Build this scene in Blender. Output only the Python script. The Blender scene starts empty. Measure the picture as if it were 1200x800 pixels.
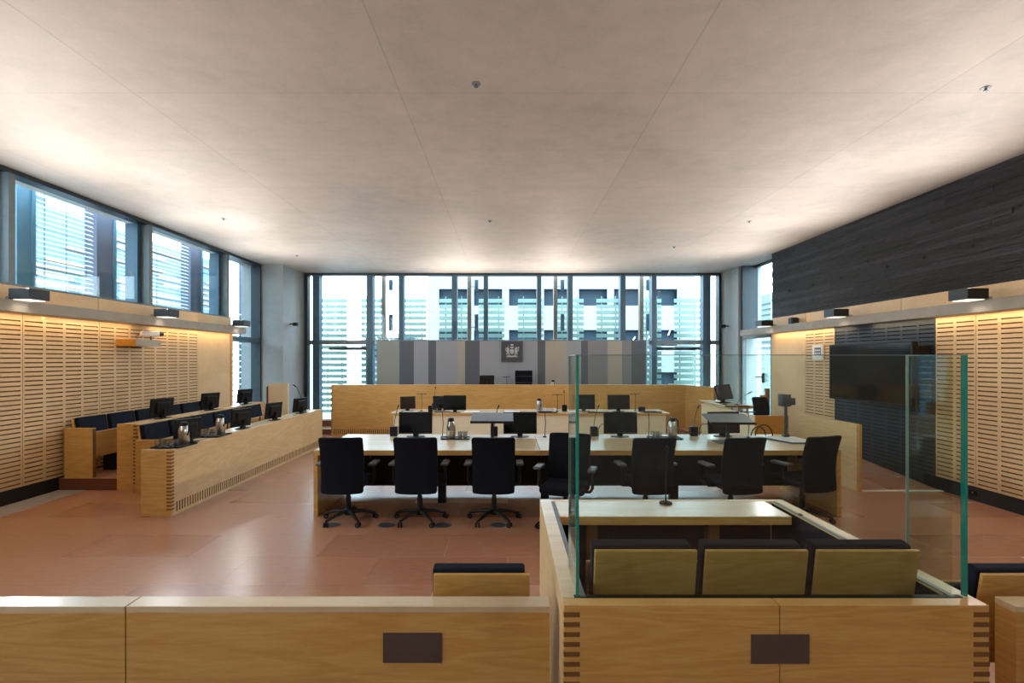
import bpy, bmesh, math, random
from mathutils import Vector, Matrix
random.seed(4)
sc = bpy.context.scene
PI = math.pi
# ------------------------------------------------------------------ camera, world, sun, exposure
CX, CY, F, CH = 595.0, 421.0, 600.0, 1.85
cam = bpy.data.objects.new('camera', bpy.data.cameras.new('camera'))
sc.collection.objects.link(cam); sc.camera = cam
cam.location = (0, 0, CH); cam.rotation_euler = (PI / 2, 0, 0)
cam.data.sensor_width = 36; cam.data.lens = 18.0
cam.data.shift_x = (600 - CX) / 1200; cam.data.shift_y = (CY - 400) / 1200
cam.data.clip_start = 0.02; cam.data.clip_end = 300
sc.view_settings.view_transform = 'Standard'
try: sc.view_settings.look = 'None'
except Exception: pass
sc.view_settings.exposure = 0.86
sc.view_settings.gamma = 1.0
sc.view_settings.use_curve_mapping = False
WORLD = 6.5
w = bpy.data.worlds.new('world'); sc.world = w; w.use_nodes = True
nt = w.node_tree; nt.nodes.clear()
tc = nt.nodes.new('ShaderNodeTexCoord'); sep = nt.nodes.new('ShaderNodeSeparateXYZ')
rmp = nt.nodes.new('ShaderNodeValToRGB'); bg = nt.nodes.new('ShaderNodeBackground'); wo = nt.nodes.new('ShaderNodeOutputWorld')
nt.links.new(tc.outputs['Generated'], sep.inputs[0]); nt.links.new(sep.outputs['Z'], rmp.inputs[0])
rmp.color_ramp.elements[0].position = 0.0; rmp.color_ramp.elements[0].color = (.62, .80, .93, 1)
rmp.color_ramp.elements[1].position = 0.6; rmp.color_ramp.elements[1].color = (.55, .76, 1, 1)
e = rmp.color_ramp.elements.new(0.05); e.color = (.80, .93, 1, 1)
nt.links.new(rmp.outputs[0], bg.inputs[0]); bg.inputs[1].default_value = WORLD
nt.links.new(bg.outputs[0], wo.inputs[0])
sun = bpy.data.objects.new('sun', bpy.data.lights.new('sun', 'SUN'))
sc.collection.objects.link(sun); sun.data.energy = 1.6; sun.data.angle = math.radians(2)
sun.data.color = (1, .95, .88)
sun.rotation_euler = Vector((-.25, .75, -.75)).to_track_quat('-Z', 'Y').to_euler()
UPLIGHT = 40; STRIP = 3.2; DOWNLIGHT = 0.5

def wx(px, d): return (px - CX) * d / F            # metres right of the view axis at distance d
def wz(py, d): return CH + (CY - py) * d / F

# ------------------------------------------------------------------ materials
def srgb(r, g, b):
    f = lambda c: (c / 255 / 12.92) if c / 255 <= .04045 else ((c / 255 + .055) / 1.055) ** 2.4
    return (f(r), f(g), f(b), 1)
def newmat(name):
    m = bpy.data.materials.new(name); m.use_nodes = True
    n = m.node_tree; b = n.nodes['Principled BSDF']
    return m, n, b
def noise(n, coord, scale=(1, 1, 1), s=5, det=4, dist=0, rough=.5):
    mp = n.nodes.new('ShaderNodeMapping'); mp.inputs['Scale'].default_value = scale
    n.links.new(coord, mp.inputs[0])
    t = n.nodes.new('ShaderNodeTexNoise'); t.inputs['Scale'].default_value = s
    t.inputs['Detail'].default_value = det; t.inputs['Distortion'].default_value = dist
    t.inputs['Roughness'].default_value = rough
    n.links.new(mp.outputs[0], t.inputs['Vector']); return t.outputs['Fac']
def math_(n, op, a, b=None):
    t = n.nodes.new('ShaderNodeMath'); t.operation = op
    for i, v in enumerate((a, b)):
        if v is None: continue
        if isinstance(v, (int, float)): t.inputs[i].default_value = v
        else: n.links.new(v, t.inputs[i])
    return t.outputs[0]
def ramp(n, fac, stops):
    r = n.nodes.new('ShaderNodeValToRGB'); n.links.new(fac, r.inputs[0])
    el = r.color_ramp.elements
    el[0].position, el[0].color = stops[0]; el[1].position, el[1].color = stops[-1]
    for p, c in stops[1:-1]: q = el.new(p); q.color = c
    return r.outputs[0]
def coord(n): return n.nodes.new('ShaderNodeTexCoord').outputs['Object']
def bump(n, b, h, st=.2, d=.01):
    t = n.nodes.new('ShaderNodeBump'); t.inputs['Strength'].default_value = st; t.inputs['Distance'].default_value = d
    n.links.new(h, t.inputs['Height']); n.links.new(t.outputs[0], b.inputs['Normal'])
def plain(name, col, rough=.5, metal=0, var=.06, spec=.5, s=12):
    m, n, b = newmat(name)
    f = noise(n, coord(n), s=s)
    c2 = tuple(min(1, c * (1 + var)) for c in col[:3]) + (1,); c1 = tuple(c * (1 - var) for c in col[:3]) + (1,)
    n.links.new(ramp(n, f, [(.3, c1), (.7, c2)]), b.inputs['Base Color'])
    b.inputs['Roughness'].default_value = rough; b.inputs['Metallic'].default_value = metal
    b.inputs['Specular IOR Level'].default_value = spec
    return m
def woodmat(name, lo, mid, hi, sc_=(.5, .5, 5), rough=.38, k=9, spec=.5):
    m, n, b = newmat(name); c = coord(n)
    f = noise(n, c, sc_, s=1.1, det=3, dist=.6)
    rings = math_(n, 'MULTIPLY_ADD', math_(n, 'SINE', math_(n, 'MULTIPLY', f, k * 6.28)), .5)
    rings.node.inputs[2].default_value = .5
    fine = noise(n, c, tuple(v * 4 for v in sc_), s=6, det=5)
    blot = noise(n, c, (1, 1, 1.6), s=1.3, det=2)
    v = math_(n, 'ADD', math_(n, 'ADD', math_(n, 'MULTIPLY', rings, .19), .045), math_(n, 'ADD', math_(n, 'MULTIPLY', fine, .42), math_(n, 'MULTIPLY', blot, .45)))
    n.links.new(ramp(n, v, [(.2, lo), (.52, mid), (.85, hi)]), b.inputs['Base Color'])
    b.inputs['Roughness'].default_value = rough; b.inputs['Specular IOR Level'].default_value = spec
    bump(n, b, fine, .05, .003)
    return m
M = {}
M['wood'] = woodmat('birch_plywood', srgb(176, 130, 66), srgb(197, 152, 84), srgb(212, 172, 106))
M['wood_lit_side'] = woodmat('birch_plywood_lit_side', srgb(190, 160, 112), srgb(206, 178, 132), srgb(218, 194, 150), (.6, .6, 3))  # same birch, window light on side faces put into the colour
M['wood_lit_top'] = woodmat('birch_plywood_lit_top', srgb(188, 164, 130), srgb(206, 184, 150), srgb(218, 200, 168), (.5, 6, 1), rough=.24, k=3)  # same birch again, brightness of upward faces put into the colour
M['wood_end'] = plain('end_grain', srgb(118, 78, 38), .55)
M['wood_wall'] = woodmat('birch_wall_panel', srgb(190, 156, 112), srgb(204, 171, 126), srgb(216, 186, 142), (1, 1, 1.4), k=2, rough=.5)
M['pale'] = woodmat('pale_ply', srgb(220, 206, 172), srgb(230, 217, 186), srgb(238, 226, 198), (.5, .5, 3), k=3)
M['navy'] = plain('navy_fabric', srgb(22, 27, 42), .9, var=.18, spec=.2, s=60)
M['chair_black'] = plain('black_chair_fabric', srgb(16, 17, 24), .95, var=.15, spec=.15, s=60)
M['black'] = plain('black_plastic', srgb(11, 11, 14), .5, var=.1, spec=.3)
M['armgrey'] = plain('arm_pad', srgb(72, 72, 80), .42)
M['screen'] = plain('black_screen', srgb(9, 10, 13), .12, var=.05)
M['skirt'] = plain('dark_skirting', srgb(24, 22, 22), .6)
M['steel'] = plain('brushed_steel', srgb(190, 188, 182), .28, 1)
M['chrome'] = plain('chrome', srgb(215, 215, 215), .12, 1)
M['frame'] = plain('blue_grey_frame', srgb(62, 88, 104), .45, .2)
M['frame_dark'] = plain('dark_frame', srgb(44, 52, 58), .45, .3)
M['frame_grey'] = plain('grey_frame', srgb(104, 112, 114), .5, .2)
M['bronze'] = plain('bronze_post', srgb(120, 105, 92), .5, .2)
M['beam'] = plain('grey_ledge', srgb(158, 150, 138), .6, s=5, var=.08)
M['lightbox'] = plain('black_lightbox', srgb(34, 34, 36), .5)
M['navy_panel'] = plain('navy_panel', srgb(34, 42, 54), .6)
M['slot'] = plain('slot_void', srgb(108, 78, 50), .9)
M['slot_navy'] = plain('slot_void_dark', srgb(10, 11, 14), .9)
M['plaque'] = plain('dark_plaque', srgb(82, 66, 62), .5, .0, s=30)
M['riser'] = plain('red_brown_riser', srgb(104, 58, 40), .5)
M['white'] = plain('white_plastic', srgb(222, 222, 220), .5)
M['paper'] = plain('white_paper', srgb(235, 235, 232), .8, var=.02)
M['lectern'] = plain('lectern_grey', srgb(66, 68, 76), .42)
M['greystrip'] = plain('grey_stone_margin', srgb(150, 142, 134), .5, s=6)
M['orange'] = plain('honey_board', srgb(200, 140, 50), .45)
for k_, c_ in dict(pg=(138, 142, 136), pd=(84, 88, 98), pl=(142, 146, 154), pb=(158, 152, 142), pp=(124, 122, 128), pe=(62, 64, 72), em=(176, 178, 182)).items():
    M[k_] = plain('panel_' + k_, srgb(*c_), .7, var=.02)
M['bldg'] = plain('white_render', srgb(122, 124, 126), .8, var=.02, s=1)
M['bldgtan'] = plain('tan_cladding', srgb(150, 130, 106), .8, s=1)
M['bldgteal'] = plain('teal_cladding', srgb(84, 128, 142), .6, s=1)
M['bwin'] = plain('building_window', srgb(22, 42, 54), .6, spec=.2)
M['frit'] = plain('frosted_louvre', srgb(116, 142, 132), .35, var=.04)
M['blind'] = plain('white_slat', srgb(226, 234, 236), .5, .0, var=.02)
M['fin'] = plain('facade_fin', srgb(70, 72, 88), .6)
M['fin_teal'] = plain('facade_fin_teal', srgb(58, 98, 116), .5)
M['towerdark'] = plain('tower_balcony', srgb(50, 78, 96), .6)
M['towergrey'] = plain('tower_wall', srgb(150, 186, 204), .7)
M['teal_wall'] = plain('teal_glass_wall', srgb(72, 104, 116), .4, s=1)
M['ground'] = plain('far_ground', srgb(150, 152, 150), .9, s=.5)

def concrete(name, a, b_, c, joints=True):
    m, n, b = newmat(name); co = coord(n)
    big = noise(n, co, (1, 1, 1), s=.55, det=5, dist=.4)
    med = noise(n, co, (1, 1, 1), s=4, det=6, rough=.65)
    fine = noise(n, co, (1, 1, 1), s=40, det=3)
    v = math_(n, 'ADD', math_(n, 'MULTIPLY', big, .5), math_(n, 'ADD', math_(n, 'MULTIPLY', med, .38), math_(n, 'MULTIPLY', fine, .12)))
    col = ramp(n, v, [(.3, a), (.5, b_), (.7, c)])
    # small blotch stains
    st = ramp(n, noise(n, co, (1, 1, 1), s=1.7, det=7, dist=1.5, rough=.7), [(.69, (1, 1, 1, 1)), (.75, (.72, .71, .70, 1))])
    mx = n.nodes.new('ShaderNodeMix'); mx.data_type = 'RGBA'; mx.blend_type = 'MULTIPLY'; mx.inputs[0].default_value = .8
    n.links.new(col, mx.inputs[6]); n.links.new(st, mx.inputs[7]); col = mx.outputs[2]
    if joints:
        s = n.nodes.new('ShaderNodeSeparateXYZ'); n.links.new(co, s.inputs[0])
        def line(val, off, pitch, wd):
            t = math_(n, 'ABSOLUTE', math_(n, 'SUBTRACT', math_(n, 'FRACT', math_(n, 'DIVIDE', math_(n, 'ADD', val, off), pitch)), .5))
            return math_(n, 'LESS_THAN', t, wd / pitch)
        l1 = line(s.outputs['X'], 1.0 + 2.47 * 20.5, 2.47, .0075); l2 = line(s.outputs['Y'], -4.75 + 1.3 * 20.5, 1.3, .006)
        ln = math_(n, 'MAXIMUM', l1, math_(n, 'MULTIPLY', l2, .8))
        # panel to panel tint
        px = math_(n, 'FLOOR', math_(n, 'DIVIDE', math_(n, 'ADD', s.outputs['X'], 1.0 + 49.4), 2.47))
        py = math_(n, 'FLOOR', math_(n, 'DIVIDE', math_(n, 'ADD', s.outputs['Y'], -4.75 + 26), 1.3))
        wn = n.nodes.new('ShaderNodeTexWhiteNoise'); wn.noise_dimensions = '1D'
        n.links.new(math_(n, 'ADD', math_(n, 'MULTIPLY', px, 7.13), math_(n, 'MULTIPLY', py, 3.71)), wn.inputs['W'])
        tint = math_(n, 'ADD', math_(n, 'MULTIPLY', wn.outputs['Value'], .07), .95)
        hs = n.nodes.new('ShaderNodeHueSaturation'); n.links.new(col, hs.inputs['Color']); n.links.new(math_(n, 'SUBTRACT', tint, math_(n, 'MULTIPLY', ln, .17)), hs.inputs['Value'])
        col = hs.outputs['Color']
    n.links.new(col, b.inputs['Base Color'])
    b.inputs['Roughness'].default_value = .62
    bump(n, b, med, .12, .01)
    return m
M['ceil'] = concrete('board_concrete_ceiling', srgb(158, 151, 144), srgb(178, 169, 160), srgb(194, 182, 170))
M['concrete'] = concrete('smooth_concrete', srgb(140, 144, 142), srgb(152, 156, 154), srgb(164, 168, 166), False)

def boardwall():
    m, n, b = newmat('board_marked_black_concrete'); co = coord(n)
    s = n.nodes.new('ShaderNodeSeparateXYZ'); n.links.new(co, s.inputs[0])
    zi = math_(n, 'FLOOR', math_(n, 'DIVIDE', s.outputs['Z'], .075))
    fr = math_(n, 'FRACT', math_(n, 'DIVIDE', s.outputs['Z'], .075))
    wn = n.nodes.new('ShaderNodeTexWhiteNoise'); wn.noise_dimensions = '2D'
    cb = n.nodes.new('ShaderNodeCombineXYZ'); n.links.new(zi, cb.inputs[0])
    yi = math_(n, 'FLOOR', math_(n, 'ADD', math_(n, 'DIVIDE', s.outputs['Y'], 2.4), math_(n, 'MULTIPLY', zi, .37)))
    n.links.new(yi, cb.inputs[1]); n.links.new(cb.outputs[0], wn.inputs['Vector'])
    f = noise(n, co, (1, 1, 9), s=2.5, det=6, rough=.7)
    v = math_(n, 'ADD', math_(n, 'MULTIPLY', wn.outputs['Value'], .4), math_(n, 'MULTIPLY', f, .6))
    v = math_(n, 'ADD', math_(n, 'MULTIPLY', math_(n, 'SUBTRACT', v, .5), 1.7), .5)
    n.links.new(ramp(n, v, [(.15, srgb(14, 14, 17)), (.5, srgb(29, 30, 36)), (.95, srgb(60, 60, 68))]), b.inputs['Base Color'])
    b.inputs['Roughness'].default_value = .55
    edge = math_(n, 'LESS_THAN', fr, .1)
    h = math_(n, 'SUBTRACT', math_(n, 'ADD', math_(n, 'MULTIPLY', wn.outputs['Value'], 1.0), math_(n, 'MULTIPLY', f, 1.2)), edge)
    bump(n, b, h, 1.0, .05)
    return m
M['board'] = boardwall()

def floormat():
    m, n, b = newmat('red_timber_block_floor'); co = coord(n)
    br = n.nodes.new('ShaderNodeTexBrick'); n.links.new(co, br.inputs['Vector'])
    br.offset = 0.5; br.inputs['Scale'].default_value = 1; br.inputs['Brick Width'].default_value = 1.2; br.inputs['Row Height'].default_value = .6
    br.inputs['Mortar Size'].default_value = .0022; br.inputs['Mortar Smooth'].default_value = 0; br.inputs['Bias'].default_value = 0
    br.inputs['Color1'].default_value = (0, 0, 0, 1); br.inputs['Color2'].default_value = (1, 1, 1, 1); br.inputs['Mortar'].default_value = (.5, .5, .5, 1)
    fine = noise(n, co, (2, 7, 1), s=4, det=3, rough=.5)
    blot = noise(n, co, (1, 1, 1), s=.8, det=3)
    bw = n.nodes.new('ShaderNodeRGBToBW'); n.links.new(br.outputs['Color'], bw.inputs[0])
    v = math_(n, 'ADD', math_(n, 'ADD', math_(n, 'MULTIPLY', bw.outputs[0], .22), .1), math_(n, 'ADD', math_(n, 'MULTIPLY', fine, .38), math_(n, 'MULTIPLY', blot, .2)))
    col = ramp(n, v, [(.2, srgb(146, 98, 72)), (.5, srgb(174, 122, 92)), (.85, srgb(192, 142, 110))])
    mx = n.nodes.new('ShaderNodeMix'); mx.data_type = 'RGBA'; n.links.new(math_(n, 'MULTIPLY', br.outputs['Fac'], .45), mx.inputs[0])
    n.links.new(col, mx.inputs[6]); mx.inputs[7].default_value = srgb(96, 58, 42)
    n.links.new(mx.outputs[2], b.inputs['Base Color'])
    n.links.new(math_(n, 'ADD', math_(n, 'MULTIPLY', bw.outputs[0], .05), .25), b.inputs['Roughness'])
    b.inputs['Specular IOR Level'].default_value = .85
    return m
M['floor'] = floormat()

def glassmat(name, tint, refl=1.5, keep=1.0):
    m = bpy.data.materials.new(name); m.use_nodes = True; n = m.node_tree; n.nodes.clear()
    t = n.nodes.new('ShaderNodeBsdfTransparent'); g = n.nodes.new('ShaderNodeBsdfGlossy'); g.inputs['Roughness'].default_value = .01
    lw = n.nodes.new('ShaderNodeLayerWeight'); lw.inputs['Blend'].default_value = .5
    fz = math_(n, 'ADD', math_(n, 'MULTIPLY', math_(n, 'POWER', lw.outputs['Facing'], 5.0), .96), .04)
    nz = noise(n, coord(n), s=2); n.links.new(ramp(n, nz, [(0, tuple(c * .99 for c in tint[:3]) + (1,)), (1, tint)]), t.inputs['Color'])
    mx = n.nodes.new('ShaderNodeMixShader'); o = n.nodes.new('ShaderNodeOutputMaterial')
    n.links.new(math_(n, 'MULTIPLY', fz, keep), mx.inputs[0]); n.links.new(t.outputs[0], mx.inputs[1]); n.links.new(g.outputs[0], mx.inputs[2])
    n.links.new(mx.outputs[0], o.inputs[0]); return m
M['glass'] = glassmat('window_glass', (.93, .98, .98, 1), 1.35, .6)
M['dockglass'] = glassmat('dock_glass', (.90, .955, .93, 1), 1.5, 1.0)
m, n, b = newmat('glass_edge'); f = noise(n, coord(n), s=5)
n.links.new(ramp(n, f, [(.3, (.02, .33, .28, 1)), (.7, (.04, .42, .36, 1))]), b.inputs['Base Color']); b.inputs['Roughness'].default_value = .1
b.inputs['Transmission Weight'].default_value = .35
M['glassedge'] = m
M['edge_pale'] = plain('pale_glass_edge', (.30, .42, .38, 1), .3)
M['edge_top'] = plain('top_glass_edge', (.10, .17, .155, 1), .3)
m, n, b = newmat('drinking_glass'); f = noise(n, coord(n), s=5)
n.links.new(ramp(n, f, [(0, (.93, .95, .98, 1)), (1, (.97, .98, 1, 1))]), b.inputs['Base Color']); b.inputs['Roughness'].default_value = .03
b.inputs['Transmission Weight'].default_value = 1.0; b.inputs['IOR'].default_value = 1.2
M['tumbler'] = glassmat('tumbler_glass', (.88, .90, .93, 1), 1.5, 3.5)
def emit(name, col, s):
    m, n, b = newmat(name); b.inputs['Base Color'].default_value = (.8, .8, .8, 1)
    f = noise(n, coord(n), s=3); n.links.new(ramp(n, f, [(0, col), (1, col)]), b.inputs['Emission Color'])
    b.inputs['Emission Strength'].default_value = s; return m
M['lampglow'] = emit('lamp_diffuser', (1, .93, .82, 1), .55)

# ------------------------------------------------------------------ builders
class MB:
    def __init__(s): s.bm = bmesh.new(); s.mats = []
    def _mi(s, faces, mat):
        if mat is None: return
        if mat not in s.mats: s.mats.append(mat)
        i = s.mats.index(mat) + 1
        for f in faces: f.material_index = i
    def box(s, x0, x1, y0, y1, z0, z1, bev=0, mat=None, seg=1):
        r = bmesh.ops.create_cube(s.bm, size=1)
        bmesh.ops.scale(s.bm, vec=(abs(x1 - x0), abs(y1 - y0), abs(z1 - z0)), verts=r['verts'])
        bmesh.ops.translate(s.bm, vec=((x0 + x1) / 2, (y0 + y1) / 2, (z0 + z1) / 2), verts=r['verts'])
        vs = r['verts']
        if bev:
            ed = list({e for v in vs for e in v.link_edges})
            rr = bmesh.ops.bevel(s.bm, geom=ed, offset=bev, segments=seg, affect='EDGES', profile=.5)
            vs = list({v for f in rr['faces'] for v in f.verts} | {v for v in vs if v.is_valid})
        s._mi({f for v in vs for f in v.link_faces}, mat)
        return vs
    def xform(s, vs, mtx): bmesh.ops.transform(s.bm, matrix=mtx, verts=vs)
    def tube(s, pts, r, seg=10, mat=None, cap=True):
        pts = [Vector(p) for p in pts]; rs = r if isinstance(r, (list, tuple)) else [r] * len(pts)
        rings = []; up = None
        for i, p in enumerate(pts):
            t = (pts[min(i + 1, len(pts) - 1)] - pts[max(i - 1, 0)]).normalized()
            if up is None: up = Vector((0, 0, 1)) if abs(t.z) < .9 else Vector((1, 0, 0))
            u = t.cross(up).normalized(); v = u.cross(t).normalized(); up = v
            rings.append([s.bm.verts.new(p + (u * math.cos(a) + v * math.sin(a)) * rs[i]) for a in [2 * PI * k / seg for k in range(seg)]])
        fs = []
        for a, b in zip(rings, rings[1:]):
            for k in range(seg): fs.append(s.bm.faces.new((a[k], a[(k + 1) % seg], b[(k + 1) % seg], b[k])))
        if cap:
            fs.append(s.bm.faces.new(rings[0][::-1])); fs.append(s.bm.faces.new(rings[-1]))
        s._mi(fs, mat); return [v for r_ in rings for v in r_]
    def lathe(s, prof, cx=0, cy=0, seg=20, mat=None):
        rings = []
        for r, z in prof:
            if r < 1e-5: rings.append([s.bm.verts.new((cx, cy, z))])
            else: rings.append([s.bm.verts.new((cx + r * math.cos(2 * PI * k / seg), cy + r * math.sin(2 * PI * k / seg), z)) for k in range(seg)])
        fs = []
        for a, b in zip(rings, rings[1:]):
            for k in range(seg):
                k2 = (k + 1) % seg
                if len(a) == 1 and len(b) == 1: continue
                if len(a) == 1: fs.append(s.bm.faces.new((a[0], b[k2], b[k])))
                elif len(b) == 1: fs.append(s.bm.faces.new((a[k], a[k2], b[0])))
                else: fs.append(s.bm.faces.new((a[k], a[k2], b[k2], b[k])))
        s._mi(fs, mat); return [v for r_ in rings for v in r_]
    def prism(s, poly, axis, a, b, mat=None):
        """poly of 2-D points extruded along axis from a to b"""
        def P(p, t):
            return {'x': (t, p[0], p[1]), 'y': (p[0], t, p[1]), 'z': (p[0], p[1], t)}[axis]
        A = [s.bm.verts.new(P(p, a)) for p in poly]; B = [s.bm.verts.new(P(p, b)) for p in poly]
        fs = [s.bm.faces.new(A), s.bm.faces.new(B[::-1])]
        k = len(poly)
        for i in range(k): fs.append(s.bm.faces.new((A[i], B[i], B[(i + 1) % k], A[(i + 1) % k])))
        s._mi(fs, mat); return A + B
    def build(s, name, mat, parent=None, smooth=False, loc=None):
        bmesh.ops.recalc_face_normals(s.bm, faces=s.bm.faces[:])
        me = bpy.data.meshes.new(name); s.bm.to_mesh(me); s.bm.free()
        me.materials.append(mat)
        for mm in s.mats: me.materials.append(mm)
        if smooth:
            for p in me.polygons: p.use_smooth = True
            try: me.set_sharp_from_angle(angle=math.radians(40))
            except Exception: pass
        o = bpy.data.objects.new(name, me); sc.collection.objects.link(o)
        if parent is not None: o.parent = parent
        if loc: o.location = loc
        return o
def B1(name, mat, parent, *a, bev=0): 
    mb = MB(); mb.box(*a, bev=bev); return mb.build(name, mat, parent)
def tag(o, label, cat, group=None, kind=None):
    if label: o['label'] = label
    if cat: o['category'] = cat
    if group: o['group'] = group
    if kind: o['kind'] = kind
    return o
def thing(name, loc, label, cat, group=None, rz=0):
    o = bpy.data.objects.new(name, None); o.empty_display_size = .1; sc.collection.objects.link(o)
    o.location = loc; o.rotation_euler = (0, 0, rz); return tag(o, label, cat, group)
def struct(name, mb, mat, label=None, parent=None):
    o = mb.build(name, mat, parent)
    if parent is None: o['kind'] = 'structure'
    if label: o['label'] = label; 
    return o
def S(name, label):
    o = bpy.data.objects.new(name, None); sc.collection.objects.link(o); o['kind'] = 'structure'; o['label'] = label; return o
def kids(o): return [c for c in sc.collection.objects if c.parent == o]
def dup(src, loc, rz, label, group=None, name=None):
    def rec(o, par):
        c = o.copy(); sc.collection.objects.link(c)
        if par is not None: c.parent = par
        for ch in kids_map.get(o.name, []): rec(ch, c)
        return c
    kids_map = {}
    for c in list(sc.collection.objects):
        if c.parent: kids_map.setdefault(c.parent.name, []).append(c)
    r = rec(src, None); r.location = loc; r.rotation_euler = (0, 0, rz); r['label'] = label
    if group: r['group'] = group
    return r
def local_proto(fn):
    """first call builds, later calls copy"""
    st = {}
    def g(loc, rz, label, cat, group=None, key=None, **kw):
        if key in st: 
            o = dup(st[key], loc, rz, label, group); o['category'] = cat; return o
        o = fn(loc, rz, label, cat, group, **kw); st[key] = o; return o
    return g

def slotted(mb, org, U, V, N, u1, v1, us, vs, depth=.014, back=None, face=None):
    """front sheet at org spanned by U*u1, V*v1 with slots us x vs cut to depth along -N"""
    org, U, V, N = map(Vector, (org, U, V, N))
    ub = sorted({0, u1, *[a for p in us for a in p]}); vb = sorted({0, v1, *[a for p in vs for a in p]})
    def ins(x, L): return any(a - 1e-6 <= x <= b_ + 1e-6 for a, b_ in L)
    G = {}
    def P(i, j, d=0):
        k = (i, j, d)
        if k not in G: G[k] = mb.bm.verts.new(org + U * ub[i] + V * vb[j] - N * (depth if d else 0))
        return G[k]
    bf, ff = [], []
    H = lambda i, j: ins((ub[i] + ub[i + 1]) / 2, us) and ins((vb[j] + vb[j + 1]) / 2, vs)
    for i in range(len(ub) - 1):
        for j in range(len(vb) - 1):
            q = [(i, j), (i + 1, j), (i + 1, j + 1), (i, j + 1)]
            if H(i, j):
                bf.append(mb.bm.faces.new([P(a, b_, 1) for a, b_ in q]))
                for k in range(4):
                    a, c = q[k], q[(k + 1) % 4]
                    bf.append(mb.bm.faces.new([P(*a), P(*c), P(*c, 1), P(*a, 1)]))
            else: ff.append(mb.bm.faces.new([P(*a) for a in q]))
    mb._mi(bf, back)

# ------------------------------------------------------------------ the shell
XL, XR, YB, YF, ZC = -6.35, 6.10, -3.2, 14.75, 4.32
mb = MB(); mb.box(-6.95, 6.75, YB - .3, 15.1, -.3, 0); struct('floor', mb, M['floor'], 'reddish timber block floor in large rectangular tiles')
mb = MB(); mb.box(-6.95, 6.75, YB - .3, 15.1, ZC, ZC + .35); struct('ceiling', mb, M['ceil'], 'flat exposed concrete ceiling with panel joint lines')
mb = MB(); mb.box(XL, -5.95, YB, 7.24, 0, .004); struct('trim_1', mb, M['greystrip'], 'pale grey floor margin along the left wall')
mb = MB(); mb.box(-6.95, 6.75, YB - .3, YB, 0, ZC); struct('wall_rear', mb, M['concrete'], 'plain concrete wall behind the viewer')
# left wall: core, panels, skirting, upper strip
wl = S('wall_left', 'left wall of honey plywood panels with rows of short slots')
mb = MB(); mb.box(-6.75, XL - .03, YB, 11.8, 0, 2.80); mb.build('wall_core', M['wood_wall'], wl)
def panel_set(parent, x, nx, mat, back, y0, y1, ncol, name='slotted_panel', plainp=False):
    """timber acoustic panel facing nx on plane x from y0 to y1"""
    mb = MB(); z0, z1 = .19, 2.435
    gap = .004
    if plainp:
        mb.box(min(x, x - nx * .028), max(x, x - nx * .028), y0 + gap, y1 - gap, z0, z1)
    else:
        L = (y1 - y0) - 2 * gap; cw = L / ncol
        us = [(k * cw + .024, (k + 1) * cw - .024) for k in range(ncol)]
        vs = []; z = .035
        while z < z1 - z0 - .06: vs.append((z, z + .016)); z += .0605
        U = (0, 1, 0)
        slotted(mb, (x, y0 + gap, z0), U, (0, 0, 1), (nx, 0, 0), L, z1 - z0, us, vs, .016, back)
        for (a, b_) in ((y0 + gap, y0 + gap), (y1 - gap, y1 - gap)):
            v = [mb.bm.verts.new(p) for p in ((x, a, z0), (x, a, z1), (x - nx * .028, a, z1), (x - nx * .028, a, z0))]
            mb.bm.faces.new(v)
    return mb.build(name, mat, parent)
edges = [-2.3, -.93, .34, 1.6, 2.87, 4.14, 5.41, 6.70, 7.96, 9.23, 10.5]
for a, b_ in zip(edges, edges[1:]):
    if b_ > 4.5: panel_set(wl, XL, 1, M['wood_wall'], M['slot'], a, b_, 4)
    else: panel_set(wl, XL, 1, M['wood_wall'], M['slot'], a, b_, 4, plainp=True)
panel_set(wl, XL, 1, M['wood_wall'], M['slot'], 10.5, 11.72, 4, 'plain_panel', True)
B1('end_trim', M['wood'], wl, -6.75, XL + .02, 11.72, 11.80, 0, 2.5)
for k in range(5, 13):
    y0 = -.93 + 1.27 * (k - 1) - .0
    mb = MB(); mb.box(XL - .03, XL - .015, y0 + .004, min(y0 + 1.262, 11.8), 2.585, 2.80); 
    if y0 < 11.7: mb.build('upper_panel', M['wood_wall'], wl)
mb = MB(); mb.box(XL - .02, XL - .012, YB, 11.72, 0, .185); struct('baseboard_left', mb, M['skirt'], 'recessed black skirting under the left wall panels')
# right wall
wr = S('wall_right', 'right wall with plywood and navy slotted panels')
mb = MB(); mb.box(XR + .03, 6.75, YB, 11.9, 0, 2.80); mb.build('wall_core', M['wood_wall'], wr)
re_ = [(1.6, 2.87, 4, 1), (2.87, 4.14, 4, 1), (4.14, 5.41, 4, 0), (5.41, 6.67, 4, 0), (6.67, 7.30, 2, 0), (9.56, 10.5, 3, 0)]
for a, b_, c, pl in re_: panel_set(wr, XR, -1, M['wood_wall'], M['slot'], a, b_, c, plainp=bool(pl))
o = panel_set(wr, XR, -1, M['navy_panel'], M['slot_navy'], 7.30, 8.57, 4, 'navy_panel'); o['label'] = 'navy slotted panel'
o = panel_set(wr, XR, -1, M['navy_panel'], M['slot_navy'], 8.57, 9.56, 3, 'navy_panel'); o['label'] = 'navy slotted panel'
panel_set(wr, XR, -1, M['wood_wall'], M['slot'], 10.5, 11.85, 4, 'plain_panel', True)
for k in range(5, 13):
    y0 = -.93 + 1.27 * (k - 1)
    if y0 < 11.6:
        mb = MB(); mb.box(XR + .015, XR + .03, y0 + .004, min(y0 + 1.262, 11.85), 2.585, 2.78); mb.build('upper_panel', M['wood_wall'], wr)
mb = MB(); mb.box(XR + .012, XR + .02, YB, 11.85, 0, .185); struct('baseboard_right', mb, M['skirt'], 'recessed black skirting under the right wall panels')
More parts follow.
